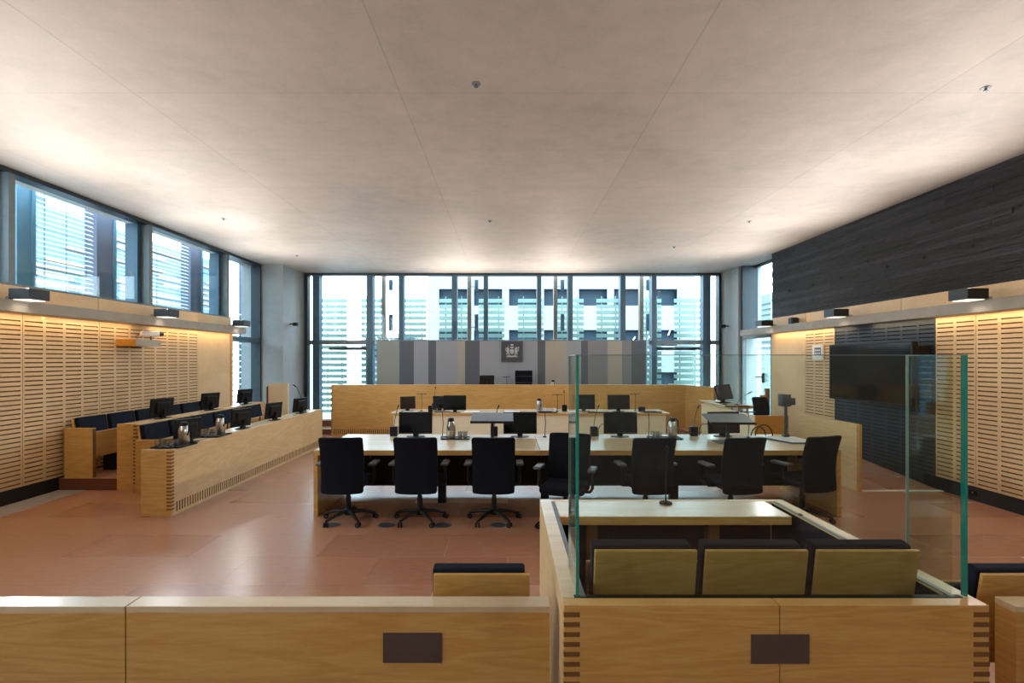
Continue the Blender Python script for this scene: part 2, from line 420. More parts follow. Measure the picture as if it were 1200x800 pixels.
bw_ = MB(); bw_.box(6.2, 6.75, YB, 12.0, 2.80, ZC); o = bw_.build('dark_concrete', M['board'], wr); o['label'] = 'near-black board-marked concrete upper wall'
mb = MB(); rb = random.Random(3); z = 2.80
while z < ZC - .02:
    hh = rb.choice((.06, .075, .075, .09)); y = -3.2 - rb.uniform(0, 2)
    while y < 12.0:
        L = rb.uniform(1.2, 3.4); a, c = max(y, YB), min(y + L, 12.0)
        if c > a + .05: mb.box(6.2 - rb.choice((.002, .004, .008, .012, .016)), 6.21, a, c - .003, z, min(z + hh - .004, ZC))
        y += L
    z += hh
o = mb.build('board_marks', M['board'], wr); o['label'] = 'near-black board-marked concrete relief'
for y in (6.81, 7.25 + .35, 8.34, 9.5, 10.37, 11.24):
    mb = MB(); vs = mb.lathe([(0, 0), (.028, 0), (.03, .004), (0, .004)], seg=14)
    mb.xform(vs, Matrix.Translation((6.184, y, 3.36)) @ Matrix.Rotation(-PI / 2, 4, 'Y')); mb.build('tie_hole', M['slot_navy'], wr)
for sd, nm in ((-1, 'trim_2'), (1, 'trim_3')):
    mb = MB(); x0, x1 = (XL - .03, -6.05) if sd < 0 else (5.85, XR + .03)
    mb.box(x0, x1, YB, 11.85 if sd < 0 else 12.9, 2.435, 2.585, bev=.004)
    struct(nm, mb, M['beam'], 'pale grey light ledge running along the ' + ('left' if sd < 0 else 'right') + ' wall')
# pillars
mb = MB(); mb.box(-6.95, -5.86, 13.35, 15.1, 0, ZC); struct('wall_corner_left', mb, M['concrete'], 'square concrete pillar in the far left corner')
mb = MB(); mb.box(6.13, 6.75, 13.62, 15.1, 0, ZC); struct('wall_corner_right', mb, M['concrete'], 'concrete wall pier in the far right corner')

# ------------------------------------------------------------------ windows
# left clerestory
w1 = S('window_1', 'high ribbon window above the left wall ledge')
B1('head_frame', M['frame_dark'], w1, -6.62, -6.42, YB, 13.35, 4.26, ZC)
B1('sill_frame', M['frame_grey'], w1, -6.62, -6.38, YB, 11.8, 2.80, 2.83)
for y in (-1.1, 1.5, 4.08, 6.62, 9.2, 11.75):
    B1('mullion', M['frame_grey'], w1, -6.72, -6.42, y - .035, y + .055, 2.83 if y < 11 else 0, 4.26)
    if y > 3: B1('mullion_fin', M['frame'], w1, -6.78, -6.56, y - .13, y - .036, 2.83 if y < 11 else 0, 4.26)
prev = YB
for y in (-1.1, 1.5, 4.08, 6.62, 9.2, 11.75):
    B1('pane', M['glass'], w1, -6.56, -6.55, prev + .06, y - .04, 2.83, 4.26); prev = y
w4 = S('window_4', 'full height corner glazing beside the left pillar')
for z0, z1 in ((.06, 2.28), (2.40, 4.26)): B1('pane', M['glass'], w4, -6.56, -6.55, 11.82, 13.3, z0, z1)
B1('transom', M['frame'], w4, -6.66, -6.42, 11.81, 13.34, 2.28, 2.40); B1('sill', M['frame'], w4, -6.66, -6.42, 11.81, 13.34, 0, .06)
B1('end_mullion', M['frame_dark'], w4, -6.66, -6.42, 13.28, 13.345, .06, 4.26)
# back window
w2 = S('window_2', 'wide glazed back wall with blue-grey mullions')
Y = YF
XA, XB = wx(358.5, Y), wx(843, Y)
B1('head_frame', M['frame_dark'], w2, XA, XB, Y - .1, Y + .12, ZC - .06, ZC)
B1('side_frame', M['frame_dark'], w2, XA, XA + .09, Y - .12, Y + .12, 0, ZC - .06)
B1('side_frame', M['frame_dark'], w2, XB - .06, XB, Y - .12, Y + .12, 0, ZC - .06)
for a, b_ in ((368, 376), (431, 438), (468, 474), (530, 536), (567, 572), (629, 634), (665, 670.5), (726, 732), (762.5, 768), (822, 831)):
    full = a < 440 or a > 755
    B1('mullion', M['frame'], w2, wx(a, Y), wx(b_, Y), Y - .13, Y + .14, 0 if full else 2.25, ZC - .06)
for a, b_ in ((361, 439.8), (759, 841)):
    B1('transom', M['frame_grey'], w2, wx(a, Y), wx(b_, Y), Y - .1, Y + .1, wz(403.5, Y), wz(398.8, Y))
    B1('blind_box', M['frame_dark'], w2, wx(a + (22 if a < 400 else 6), Y), wx(b_ - (8 if a < 400 else 14), Y), Y + .16, Y + .3, wz(410, Y), wz(406.5, Y))
mb = MB(); mb.box(XA + .09, XB - .06, Y + .0, Y + .012, 0, ZC - .06); mb.build('pane', M['glass'], w2)
# right corner window and door
w3 = S('window_3', 'high corner window at the end of the dark concrete wall')
B1('side_frame', M['frame_dark'], w3, 6.2, 6.6, 13.50, 13.60, 2.6, ZC); B1('head_frame', M['frame_dark'], w3, 6.5, 6.6, 12.0, 13.5, 4.26, ZC)
B1('sill', M['frame_grey'], w3, 6.2, 6.62, 12.0, 13.6, 2.50, 2.60)
B1('pane', M['glass'], w3, 6.54, 6.55, 12.0, 13.5, 2.6, 4.26)
d1 = S('door_1', 'frosted glass door in the far right corner')
B1('door_frame', M['frame_grey'], d1, 6.2, 6.3, 12.02, 12.08, 0, 2.5); B1('door_frame', M['frame_grey'], d1, 6.2, 6.3, 13.52, 13.6, 0, 2.5)
B1('door_head', M['frame_grey'], d1, 6.2, 6.3, 12.08, 13.52, 2.38, 2.5)
mb = MB(); mb.box(6.24, 6.26, 12.08, 12.5, .17, 2.38); mb.box(6.24, 6.26, 12.53, 13.52, .17, 2.38); mb.build('pane', M['glass'], d1)
mb = MB(); mb.box(6.19, 6.24, 12.42, 12.50, 1.28, 1.52, bev=.01); mb.tube([(6.19, 12.46, 1.42), (6.12, 12.46, 1.42), (6.12, 12.62, 1.42)], .014); mb.build('handle', M['black'], d1)

# ------------------------------------------------------------------ outside
sid = 'outside the back window'
def building(name, loc, label): return thing(name, loc, label, 'building')
bo = building('office_building', (5, 40, -14), 'white rendered building with square dark windows seen through back window')
mb = MB()
xs = []; px = 514.5
cols = [(px + 41 * k, px + 33 + 41 * k) for k in range(7)]
us = [(wx(a, 40) - wx(501, 40), wx(b_, 40) - wx(501, 40)) for a, b_ in cols]
rows = [(6.05, 7.35), (2.9, 4.15), (-.6, .85), (-4, -2.7)]
slotted(mb, (wx(501, 40) - 5, 0, 0), (1, 0, 0), (0, 0, 1), (0, -1, 0), wx(815, 40) - wx(501, 40), 24, us, [(a + 14, b_ + 14) for a, b_ in rows], .5, M['bwin'])
v = [mb.bm.verts.new(p) for p in ((wx(501, 40) - 5, 0, 0), (wx(501, 40) - 5, 0, 24), (wx(501, 40) - 5, 12, 24), (wx(501, 40) - 5, 12, 0))]; mb.bm.faces.new(v)
v = [mb.bm.verts.new(p) for p in ((wx(815, 40) - 5, 0, 0), (wx(815, 40) - 5, 0, 24), (wx(815, 40) - 5, 12, 24), (wx(815, 40) - 5, 12, 0))]; mb.bm.faces.new(v)
v = [mb.bm.verts.new(p) for p in ((wx(501, 40) - 5, 0, 24), (wx(815, 40) - 5, 0, 24), (wx(815, 40) - 5, 12, 24), (wx(501, 40) - 5, 12, 24))]; mb.bm.faces.new(v)
mb.build('wall', M['bldg'], bo)
bp = building('pavilion', (wx(460, 60), 60, -14), 'small white pavilion with flat roof seen far off through back window')
B1('wall', M['bldg'], bp, -3.2, 2.6, 0, 8, 0, 18.4); B1('roof', M['white'], bp, -3.8, 3.2, -.8, 8.6, 18.4, 18.8)
mb = MB(); mb.box(-2.6, -.4, -.05, .1, 15.8, 17.6); mb.box(.4, 2.2, -.05, .1, 15.8, 17.6); mb.build('window', M['bwin'], bp)
names = ['leftmost', 'second from the left', 'third from the left', 'fourth from the left', 'fifth from the left', 'fifth from the right', 'fourth from the right', 'third from the right', 'second from the right', 'rightmost']
lou = [(377, 407), (423, 452), (475, 500), (515, 548), (561, 591), (607, 637), (652, 684), (699, 728), (753, 775), (790, 822)]
for k, (a, b_) in enumerate(lou):
    Yl = 17.0
    t = thing('louvre_screen', ((wx(a, Yl) + wx(b_, Yl)) / 2, Yl, 0), 'pale green frosted louvre screen outside back window, ' + names[k] + ' of the ten', 'louvre', 'louvre screens outside the back window')
    mb = MB(); hw = (wx(b_, Yl) - wx(a, Yl)) / 2; z = 3.86
    while z > -1.5: mb.box(-hw, hw, -.012, .012, z - .125, z); z -= .193
    mb.build('louvre_blades', M['frit'], t)
    mb = MB(); mb.box(-hw * .6, -hw * .6 + .03, .02, .06, -1.6, 3.95); mb.box(hw * .6 - .03, hw * .6, .02, .06, -1.6, 3.95); mb.build('support_rail', M['frame_grey'], t)
for k, (a, b_) in enumerate([(447.5, 452.5), (548, 552.5), (649, 652.5), (749, 753)]):
    Yl = 15.6
    t = thing('facade_post', (wx((a + b_) / 2, Yl), Yl, 0), 'bronze vertical post just outside back window, ' + ['leftmost', 'second from left', 'second from right', 'rightmost'][k], 'post', 'bronze posts outside the back window')
    B1('post', M['bronze'], t, -.055, .055, -.1, .1, -1, 5.2)
    for z in (3.95, 2.72): 
        B1('bracket', M['frame'], t, .16, .27, -.06, .02, z, z + (.32 if z > 3 else .5)); B1('bracket_arm', M['frame'], t, .05, .16, -.02, .0, z + .1, z + .12)
# left facade: fins and external blinds
XF = -7.4
for k, (y0, y1, lb) in enumerate([(7.72, 7.95, 'nearest the first high window'), (9.22, 9.6, 'between the first and second high windows'), (11.95, 12.35, 'beyond the third high window'), (14.5, 14.9, 'beyond the corner glazing')]):
    t = thing('facade_fin', (XF, (y0 + y1) / 2, -1), 'dark purple-grey vertical fin outside left glazing, ' + lb, 'fin', 'fins outside the left glazing')
    h = (y1 - y0) / 2
    B1('fin_blade', M['fin'] if k else M['fin_teal'], t, -.22, .0, -h, h, 0, 6.3); B1('fin_edge', M['fin_teal'], t, -.24, .02, h, h + .06, 0, 6.3)
for k, (y0, y1, z0, lb) in enumerate([(3.0, 5.3, 2.5, 'beyond the leftmost window'), (5.5, 7.6, 2.5, 'nearest the camera end'), (8.05, 9.12, 2.2, 'left bay of slats'), (9.75, 11.85, 2.2, 'right bay of slats'), (12.5, 14.4, .0, 'beyond corner glazing')]):
    t = thing('external_blind', (XF, y0, z0), 'white horizontal slat blind outside the left glazing, ' + lb, 'blind', 'slat blinds outside the left glazing')
    mb = MB(); z = .05
    top = 5.0 - z0 if k < 4 else 3.1
    while z < top:
        vs = mb.box(-.03, .03, 0, y1 - y0, -.002, .002); mb.xform(vs, Matrix.Translation((0, 0, z)) @ Matrix.Rotation(.55, 4, 'Y')); z += .078 if k < 4 else .16
    mb.build('slats', M['blind'], t)
    mb = MB()
    for q in (.12, .5, .88): mb.box(-.004, .004, (y1 - y0) * q - .004, (y1 - y0) * q + .004, 0, top)
    mb.build('slat_cords', M['frame'], t)
bl = building('tower_block', (-46, 46, -14), 'pale blue tower block with stacked dark balconies seen through left window')
B1('wall', M['towergrey'], bl, -6, 6, -8, 8, 0, 42)
for k in range(14): B1('balcony', M['towerdark'], bl, 6, 7.2, -8.3, -3, 16 + 1.8 * k, 16.8 + 1.8 * k)
bt = building('striped_building', (-17, 4, -14), 'long building clad in tan and teal bands seen through left windows')
mb = MB(); mb.box(-8, 0, -12, 26, 0, 21.5); mb.build('wall', M['teal_wall'], bt)
rg = random.Random(8)
for mname, mt in (('tan_band', M['bldgtan']), ('teal_band', M['bldgteal'])):
    mb = MB()
    for r_ in range(40):
        y = -12
        while y < 26:
            L = rg.uniform(1.2, 4)
            if rg.random() < (.30 if mname[:2] == 'te' else .45): mb.box(0, .06 if mname[:2] == 'te' else .1, y, min(26, y + L), 9.3 + r_ * .3, 9.42 + r_ * .3)
            y += L
    mb.build(mname, mt, bt)
bq = building('side_building', (12.5, 16, -14), 'pale building with striped cladding seen through the far right corner window')
mb = MB(); mb.box(0, 6, -8, 14, 0, 19); mb.build('wall', M['bldg'], bq)
mb = MB()
for r_ in range(30): mb.box(-.06, 0, -8, 14, 11 + r_ * .26, 11.13 + r_ * .26)
mb.build('clad_band', M['frit'], bq)
mb = MB(); mb.box(-80, 80, -40, 140, -14.3, -14); struct('ground', mb, M['ground'], 'ground far below outside')

# ------------------------------------------------------------------ lamps on the ledges
def area(name, loc, rot, sx, sy, e, col, par=None, spread=180):
    l = bpy.data.lights.new(name, 'AREA'); l.shape = 'RECTANGLE'; l.size = sx; l.size_y = sy; l.energy = e; l.color = col
    l.spread = math.radians(spread)
    o = bpy.data.objects.new(name, l); sc.collection.objects.link(o); o.location = loc; o.rotation_euler = rot
    if par: o.parent = par
    return o
orders = {6.35: 'nearest the camera', 8.9: 'middle one in view', 11.4: 'farthest along, at the ledge end'}
for sd in (-1, 1):
    for y in (-1.4, 1.2, 3.8, 6.35, 8.9, 11.4):
        side = 'left' if sd < 0 else 'right'
        lb = 'black box wall light on the %s ledge, %s' % (side, orders.get(y, 'behind the view'))
        xc = -5.93 if sd < 0 else 5.71
        t = thing('wall_light', (xc, y, 2.575), lb, 'light', 'black box lights along the ledges')
        B1('lamp_housing', M['lightbox'], t, -.13, .13, -.14, .14, .012, .14, bev=.004)
        B1('lamp_diffuser', M['lampglow'], t, -.10, .10, -.11, .11, .0, .0118)
        B1('lamp_lens', M['lampglow'], t, -.10, .10, -.11, .11, .1405, .143)
        B1('bracket', M['beam'], t, *((-.25, -.12) if sd < 0 else (.12, .25)), -.05, .05, .012, .05)
        d = Vector((-sd * .9, 0, .42)).normalized()
        area('uplight', (0, 0, .22), d.to_track_quat('-Z', 'Y').to_euler(), .2, .2, UPLIGHT, (1, .95, .90), t, 170)
        area('downlight', (0, 0, -.01), (0, 0, 0), .18, .18, DOWNLIGHT, (1, .86, .66), t, 120)
    x = -6.2 if sd < 0 else 5.98
    for y in (3.5, 7.0, 10.4):
        lo = area('ledge_strip_down', (x - sd * -.03, y, 2.428), (0, -sd * .35, 0), .04, 3.2 if y < 10 else 2.6, STRIP * 1.3, (1, .74, .42), None, 170)
        area('ledge_strip_up', (x, y, 2.60), Vector((sd * .8, 0, .6)).to_track_quat('-Z', 'Y').to_euler(), .03, 3.2 if y < 10 else 2.6, STRIP * .32, (1, .62, .26))

# ------------------------------------------------------------------ platforms
def nosed(name, x0, x1, y0, y1, z, label, front=True):
    mb = MB(); mb.box(x0, x1, y0, y1, 0, z, mat=None)
    mb.box(x0, x1, y0 - .006, y0, 0, z - .03, mat=M['riser']); mb.box(x0, x1, y0 - .008, y0 + .02, z - .03, z + .002, mat=M['paper'])
    return struct(name, mb, M['floor'], label)
nosed('floor_platform_judge', -5.8, 4.2, 12.62, 12.95, .16, 'low red timber step to the judge platform')
nosed('floor_platform_judge_upper', -5.8, 4.2, 12.95, 14.6, .335, 'raised red timber judge platform')
mb = MB(); mb.box(XL + .0, -5.22, 7.25, 11.25, 0, .165, mat=None); mb.box(XL, -5.5, 7.243, 7.25, 0, .165, mat=M['riser'])
struct('floor_platform_jury', mb, M['floor'], 'raised step under the back jury row')
mb = MB(); mb.prism([(7.2, 0), (9.1, .165), (13.3, .165), (13.3, 0)], 'x', 4.97, XR)
struct('floor_ramp', mb, M['floor'], 'red timber ramp rising along the right wall')
mb = MB(); mb.box(4.97, XR, 7.16, 7.22, 0, .012); struct('trim_4', mb, M['paper'], 'white nosing at the foot of the ramp')
mb = MB(); mb.box(4.16, 4.97, 9.3, 13.3, 0, .165); struct('floor_platform_witness', mb, M['floor'], 'platform beside the witness stand')

# ------------------------------------------------------------------ helper: finger joints along an edge
def fingers(parent, xs, ys, z0, z1, pitch, mat=None, name='finger_joint'):
    mb = MB(); z = z1
    while z - pitch / 2 > z0: mb.box(xs[0], xs[1], ys[0], ys[1], z - pitch / 2, z); z -= pitch
    return mb.build(name, mat or M['wood_end'], parent)

# ------------------------------------------------------------------ near barriers
def barrier(x0, x1, label, plaque=None, joints=()):
    t = thing('gallery_barrier', ((x0 + x1) / 2, 2.33, 0), label, 'barrier')
    h = (x1 - x0) / 2; cx = (x0 + x1) / 2
    cuts = [x0] + list(joints) + [x1]
    for a, b_ in zip(cuts, cuts[1:]):
        g = .0025
        B1('barrier_panel', M['wood'], t, a - cx + g, b_ - cx - g, -.05, .05, 0, .722, bev=.002)
        B1('top_rail', M['wood_lit_top'], t, a - cx + g, b_ - cx - g, -.05, .05, .722, .75, bev=.002)
    if plaque:
        B1('plaque', M['plaque'], t, plaque[0] - cx, plaque[1] - cx, -.054, -.05, plaque[2], plaque[3])
    return t
D = 2.28
barrier(-3.6, .19, 'long low plywood barrier with metal plaque in the left foreground', (wx(449, D), wx(518, D), wz(776, D), wz(741, D)), (wx(147, D),))
barrier(2.26, 3.6, 'short plywood barrier section at the bottom right corner')

# ------------------------------------------------------------------ dock
dk = thing('dock', (1.09, 2.87, 0), 'plywood dock box with finger-jointed corners and glass-topped front', 'dock')
x0, x1, y0, y1, H = .229 - 1.09, 1.96 - 1.09, 2.083 - 2.87, 3.66 - 2.87, .85
def DX(v): return v - 1.09
def DY(v): return v - 2.87
j = DX(wx(914, 2.083))
B1('front_panel', M['wood'], dk, x0, j - .0015, y0, y0 + .065, 0, H - .0, bev=.002)
B1('front_panel', M['wood'], dk, j + .0015, x1, y0, y0 + .065, 0, H - .0, bev=.002)
B1('side_panel', M['wood_lit_side'], dk, x0, x0 + .10, y0 + .065, y1, 0, H, bev=.002)
B1('side_panel', M['wood_lit_side'], dk, x1 - .10, x1, y0 + .065, y1, 0, H, bev=.002)
B1('rear_panel', M['wood_lit_side'], dk, x0 + .10, x1 - .10, y1 - .05, y1, 0, H, bev=.002)
B1('top_capping', M['wood_lit_top'], dk, x0 + .001, x0 + .075, y0 + .066, y1 - .001, H, H + .002)
B1('lining', M['navy'], dk, x0 + .10, x0 + .104, y0 + .07, y1 - .06, .15, H - .03)
B1('lining', M['navy'], dk, x1 - .104, x1 - .10, y0 + .07, y1 - .06, .15, H - .01)
B1('lining', M['navy'], dk, x0 + .11, x1 - .11, y1 - .056, y1 - .05, .15, H - .07)
B1('dock_floor', M['skirt'], dk, x0 + .10, x1 - .10, y0 + .066, y1 - .05, .0, .17)
B1('channel', M['frame_grey'], dk, x0 + .076, x0 + .098, y0 + .07, y1 - .06, H, H + .004)
B1('channel', M['frame_grey'], dk, x1 - .098, x1 - .076, y0 + .07, y1 - .06, H, H + .004)
B1('channel', M['black'], dk, x0 + .05, x1 - .05, y0 + .066, y0 + .09, H - .03, H + .003)
B1('channel_fitting', M['black'], dk, x1 - .095, x1 - .08, y1 - .4, y1 - .37, H + .004, H + .012)
B1('desktop', M['wood_lit_top'], dk, x0 + .10, DX(1.81), DY(3.26), y1 - .052, H - .055, H, bev=.003)
B1('desk_edge', M['wood'], dk, x0 + .102, DX(1.808), DY(3.2595), DY(3.2615), H - .053, H - .003)
for xx in (DX(.52), DX(1.32)): B1('desk_leg', M['wood_end'], dk, xx, xx + .07, DY(3.36), DY(3.44), .17, H - .055)
fingers(dk, (x0 - .0008, x0 + .065), (y0 - .0008, y0 + .02), .02, H - .028, .0403)
fingers(dk, (x1 - .065, x1 + .0008), (y0 - .0008, y0 + .02), .02, H - .028, .0403)
D = 2.083
B1('plaque', M['plaque'], dk, DX(wx(880, D)), DX(wx(948, D)), y0 - .004, y0, wz(777, D), wz(743, D))

def pane(label, a, b_, axis, pos, z0=.853, z1=1.87, th=.021):
    if axis == 'x': t = thing('glass_screen', ((a + b_) / 2, pos, z0), label, 'glass screen')
    else: t = thing('glass_screen', (pos, (a + b_) / 2, z0), label, 'glass screen')
    h = (b_ - a) / 2; e_ = .0008
    if axis == 'x':
        B1('pane', M['dockglass'], t, -h + .012, h - .012, -th / 2, th / 2, 0, z1 - z0 - .003)
        B1('glass_edge', M['glassedge'], t, -h, -h + .0118, -th / 2, th / 2, 0, z1 - z0)
        B1('glass_edge', M['glassedge'], t, h - .0118, h, -th / 2, th / 2, 0, z1 - z0)
        B1('glass_edge', M['edge_top'], t, -h + .012, h - .012, -th / 2, th / 2, z1 - z0 - .0028, z1 - z0)
    else:
        B1('pane', M['dockglass'], t, -.006, .006, -h + .004, h - .004, 0, z1 - z0 - .003)
        B1('glass_edge', M['edge_pale'], t, -.006, .006, h - .0038, h, 0, z1 - z0)
        B1('glass_edge', M['edge_pale'], t, -.006, .006, -h, h - .004, z1 - z0 - .0028, z1 - z0)
    return t
Yg = 2.165
pane('wide clear glass screen with green edges standing on the dock front', wx(675, 2.155), wx(1134, 2.155), 'x', Yg)
pane('narrow glass return pane on the left side of the dock', Yg + .012, 2.46, 'y', .298)
pane('narrow glass return pane on the right side of the dock', Yg + .012, 2.42, 'y', 1.887)

# ------------------------------------------------------------------ seats with tip-up squab (face +Y locally)
def seat_fn(loc, rz, label, cat, group, w_=.46, arm=False):
    t = thing('tip_up_seat', loc, label, cat, group, rz); h = w_ / 2
    mb = MB(); vs = mb.box(-h, h, -.012, .008, .36, .83, bev=.003); mb.xform(vs, Matrix.Translation((0, 0, .36)) @ Matrix.Rotation(.16, 4, 'X') @ Matrix.Translation((0, 0, -.36)))
    mb.build('back_board', M['wood'], t)
    mb = MB(); vs = mb.box(-h - .008, h - .022, .010, .075, .36, .845, bev=.012, seg=2); mb.xform(vs, Matrix.Translation((0, 0, .36)) @ Matrix.Rotation(.16, 4, 'X') @ Matrix.Translation((0, 0, -.36)))
    mb.build('back_cushion', M['navy'], t)
    mb = MB(); vs = mb.box(-h + .01, h - .01, .20, .218, .30, .68, bev=.003); mb.xform(vs, Matrix.Translation((0, 0, .36)) @ Matrix.Rotation(-.14, 4, 'X') @ Matrix.Translation((0, 0, -.36)))
    mb.build('seat_board', M['wood'], t)
    mb = MB(); vs = mb.box(-h + .02, h - .02, .135, .198, .32, .675, bev=.012, seg=2); mb.xform(vs, Matrix.Translation((0, 0, .36)) @ Matrix.Rotation(-.14, 4, 'X') @ Matrix.Translation((0, 0, -.36)))
    mb.build('seat_cushion', M['navy'], t)
    for s_ in (-1, 1): B1('side_leg', M['skirt'], t, s_ * (h - .04) - .012, s_ * (h - .04) + .012, .0, .2, 0, .36)
    return t
seat = local_proto(seat_fn)
dz = .17
for k, x in enumerate((.621, 1.12, 1.62)):
    seat((x, 2.38, dz), 0, 'plywood backed navy tip-up seat inside dock, ' + ['left one', 'middle one', 'right one'][k] + ' of three', 'seat', 'tip-up seats in the dock', key='s')
seat((-.125, 2.53, 0), 0, 'single plywood backed navy seat behind the long left barrier', 'seat', key='s')
seat((2.50, 2.53, 0), 0, 'plywood backed navy seat behind the short right barrier', 'seat', key='s')

# ------------------------------------------------------------------ jury box
ordn = ['nearest', 'second', 'third', 'fourth', 'fifth', 'farthest']
def bench_end(loc, w_, dpt, h, label):
    t = thing('bench_end_panel', loc, label, 'panel')
    B1('end_board', M['wood'], t, 0, w_, 0, dpt, 0, h, bev=.002); 
    B1('edge_lip', M['wood_end'], t, w_, w_ + .004, .004, dpt - .004, .01, h - .01)
    return t
bench_end((-6.28, 7.25, .165), .40, .06, .71, 'upright plywood end panel of the back jury row by left wall')
bench_end((-5.13, 7.05, 0), .40, .05, .74, 'plywood end panel of the front jury row behind glasses')
for k in range(6):
    seat((-6.17, 7.60 + .59 * k, .165), -PI / 2, 'navy tip-up juror seat in the back row, %s from the camera' % ordn[k], 'seat', 'juror seats', key='j', w_=.53) if True else None
for k in range(6):
    seat((-5.08, 7.39 + .575 * k, .09), -PI / 2, 'navy tip-up juror seat in the front row, %s from the camera' % ordn[k], 'seat', 'juror seats', key='j')
mb = MB(); mb.box(-5.2, -4.66, 7.10, 10.95, 0, .09); struct('floor_platform_front_row', mb, M['floor'], 'low plinth under the front jury row')

def jury_desk(loc, wd, L, h, label, slots=False):
    """end at y=0, front face on +x"""
    t = thing('jury_desk', loc, label, 'desk')
    B1('end_panel', M['wood'], t, -wd, 0, 0, .045, 0, h, bev=.002)
    B1('far_end_panel', M['wood'], t, -wd, 0, L - .045, L, 0, h, bev=.002)
    mb = MB()
    if slots:
        us = []; u = .05
        while u < L - .15: us.append((u, u + .021)); u += .052
        slotted(mb, (0, .045, 0), (0, 1, 0), (0, 0, 1), (1, 0, 0), L - .09, h - .03, us, [(.035, .15)], .02, M['slot'])
    else:
        v = [mb.bm.verts.new(p) for p in ((0, .045, 0), (0, L - .045, 0), (0, L - .045, h - .03), (0, .045, h - .03))]; mb.bm.faces.new(v)
    mb.box(-.045, -.024, .045, L - .045, 0, h - .03)
    mb.build('front_panel', M['wood_lit_side'], t)
    B1('top_rail', M['wood_lit_side'], t, -.045, 0, .045, L - .045, h - .03, h)
    B1('desktop', M['wood_lit_top'], t, -wd + .005, -.046, .046, L - .046, h - .045, h - .006)
    fingers(t, (-.055, .0012), (-.0012, .055), .03, h - .02, .042 if slots else .05)
    return t
jury_desk((-3.965, 6.03, 0), .355, 4.92, .785, 'long front jury desk with vent slots along its foot', True)
jury_desk((-5.22, 7.21, 0), .285, 3.8, .94, 'narrow back jury desk behind the front jury seats')
t = thing('end_screen', (-5.08, 11.35, 0), 'pale upright panel closing the jury box beside concrete pillar', 'panel')
B1('screen_board', M['pale'], t, -.22, .22, -.02, .02, 0, 1.32, bev=.002); B1('edge_strip', M['riser'], t, -.26, -.221, -.02, .1, 0, .92 + .33)

# ------------------------------------------------------------------ judge bench
jb = thing('judge_bench', (0, 12.5, 0), 'long honey plywood judge bench with slotted foot at the back', 'bench')
XJ0, XJ1 = -4.31, 4.33
mb = MB(); us = []; u = .06
while u < 8.5: us.append((u, u + .02)); u += .0505
slotted(mb, (XJ0, 0, 0), (1, 0, 0), (0, 0, 1), (0, -1, 0), XJ1 - XJ0, 1.225, us, [(.03, .15)], .02, M['slot'])
mb.box(XJ0, XJ1, .024, .06, 0, 1.225); mb.build('front_panel', M['wood'], jb)
mb = MB(); mb.prism([(XJ1 + .002, 0), (4.64, -.95), (4.70, -.93), (XJ1 + .06, .06), (XJ1 + .002, .06)], 'z', .165, 1.225); mb.build('wing_panel', M['wood'], jb)
B1('top_rail', M['wood_lit_top'], jb, XJ0, XJ1, 0, .10, 1.225, 1.232); B1('worktop', M['wood_lit_top'], jb, XJ0 + .05, XJ1 - .05, .10, .78, 1.02, 1.06)
B1('side_panel', M['wood_lit_side'], jb, XJ0, XJ0 + .045, .062, .8, .34, 1.225)
B1('side_panel', M['wood_lit_side'], jb, XJ1 - .16, XJ1 - .115, .062, .8, .34, 1.225)
fingers(jb, (XJ0 - .001, XJ0 + .03), (-.001, .03), .03, 1.2, .055)
# striped wall panel + crest
sp = thing('striped_wall_panel', (0, 14.35, .335), 'wide wall panel of grey vertical stripes behind judge bench', 'wall panel')
edges_ = [(441.5, 468, 'pg'), (468, 485, 'pd'), (485, 502, 'pl'), (502, 511, 'pd'), (511, 536, 'pl'), (536, 545, 'pb'), (545, 562, 'pd'), (562, 630, 'pl'), (630, 639, 'pd'), (639, 664, 'pb'), (664, 681, 'pl'), (681, 689, 'pd'), (689, 712, 'pp'), (712, 729, 'pb'), (729, 740, 'pp'), (740, 757, 'pd')]
mb = MB()
for a, b_, m_ in edges_: mb.box(wx(a, 14.35), wx(b_, 14.35), 0, .12, 0, wz(399.3, 14.35) - .335, mat=M[m_])
mb.build('striped_board', M['pl'], sp); B1('top_cap', M['frame_grey'], sp, wx(441.5, 14.35), wx(757, 14.35), -.005, .125, wz(399.3, 14.35) - .335, wz(398.4, 14.35) - .335)
cr = thing('crest_plaque', (wx(600, 14.3), 14.345, wz(424, 14.3)), 'square slate plaque with pale lion and unicorn coat of arms', 'plaque')
B1('plaque_board', M['pe'], cr, -.30, .30, -.03, 0, 0, wz(399.6, 14.3) - wz(424, 14.3))
mb = MB()
def poly(pts, cx=0, cz=0, s=1, flip=1): mb.prism([(cx + flip * a * s, cz + b_ * s) for a, b_ in pts], 'y', -.042, -.0301)
c0 = .31
poly([(-.055, .05), (.055, .05), (.055, -.03), (.03, -.075), (0, -.095), (-.03, -.075), (-.055, -.03)], 0, c0)             # shield
poly([(-.05, 0), (.05, 0), (.06, .05), (.03, .025), (0, .06), (-.03, .025), (-.06, .05)], 0, c0 + .075)                      # crown
poly([(-.03, 0), (.03, 0), (.05, .03), (.03, .06), (.0, .045), (-.02, .06), (-.045, .035)], 0, c0 + .14)                      # crest beast
lion = [(.065, -.09), (.085, -.02), (.07, .02), (.085, .07), (.115, .11), (.15, .10), (.155, .065), (.135, .04), (.15, .0), (.14, -.05), (.165, -.09), (.14, -.11), (.12, -.06), (.105, -.05), (.10, -.1), (.08, -.12)]
poly(lion, 0, c0, 1, -1); poly(lion, 0, c0, 1, 1)
poly([(.15, -.03), (.19, .02), (.185, .08), (.205, .11), (.17, .12), (.165, .06), (.165, .02), (.145, -.01)], 0, c0)           # unicorn tail / mane
poly([(-.15, -.03), (-.185, .03), (-.175, .08), (-.16, .08), (-.165, .03), (-.145, -.01)], 0, c0)
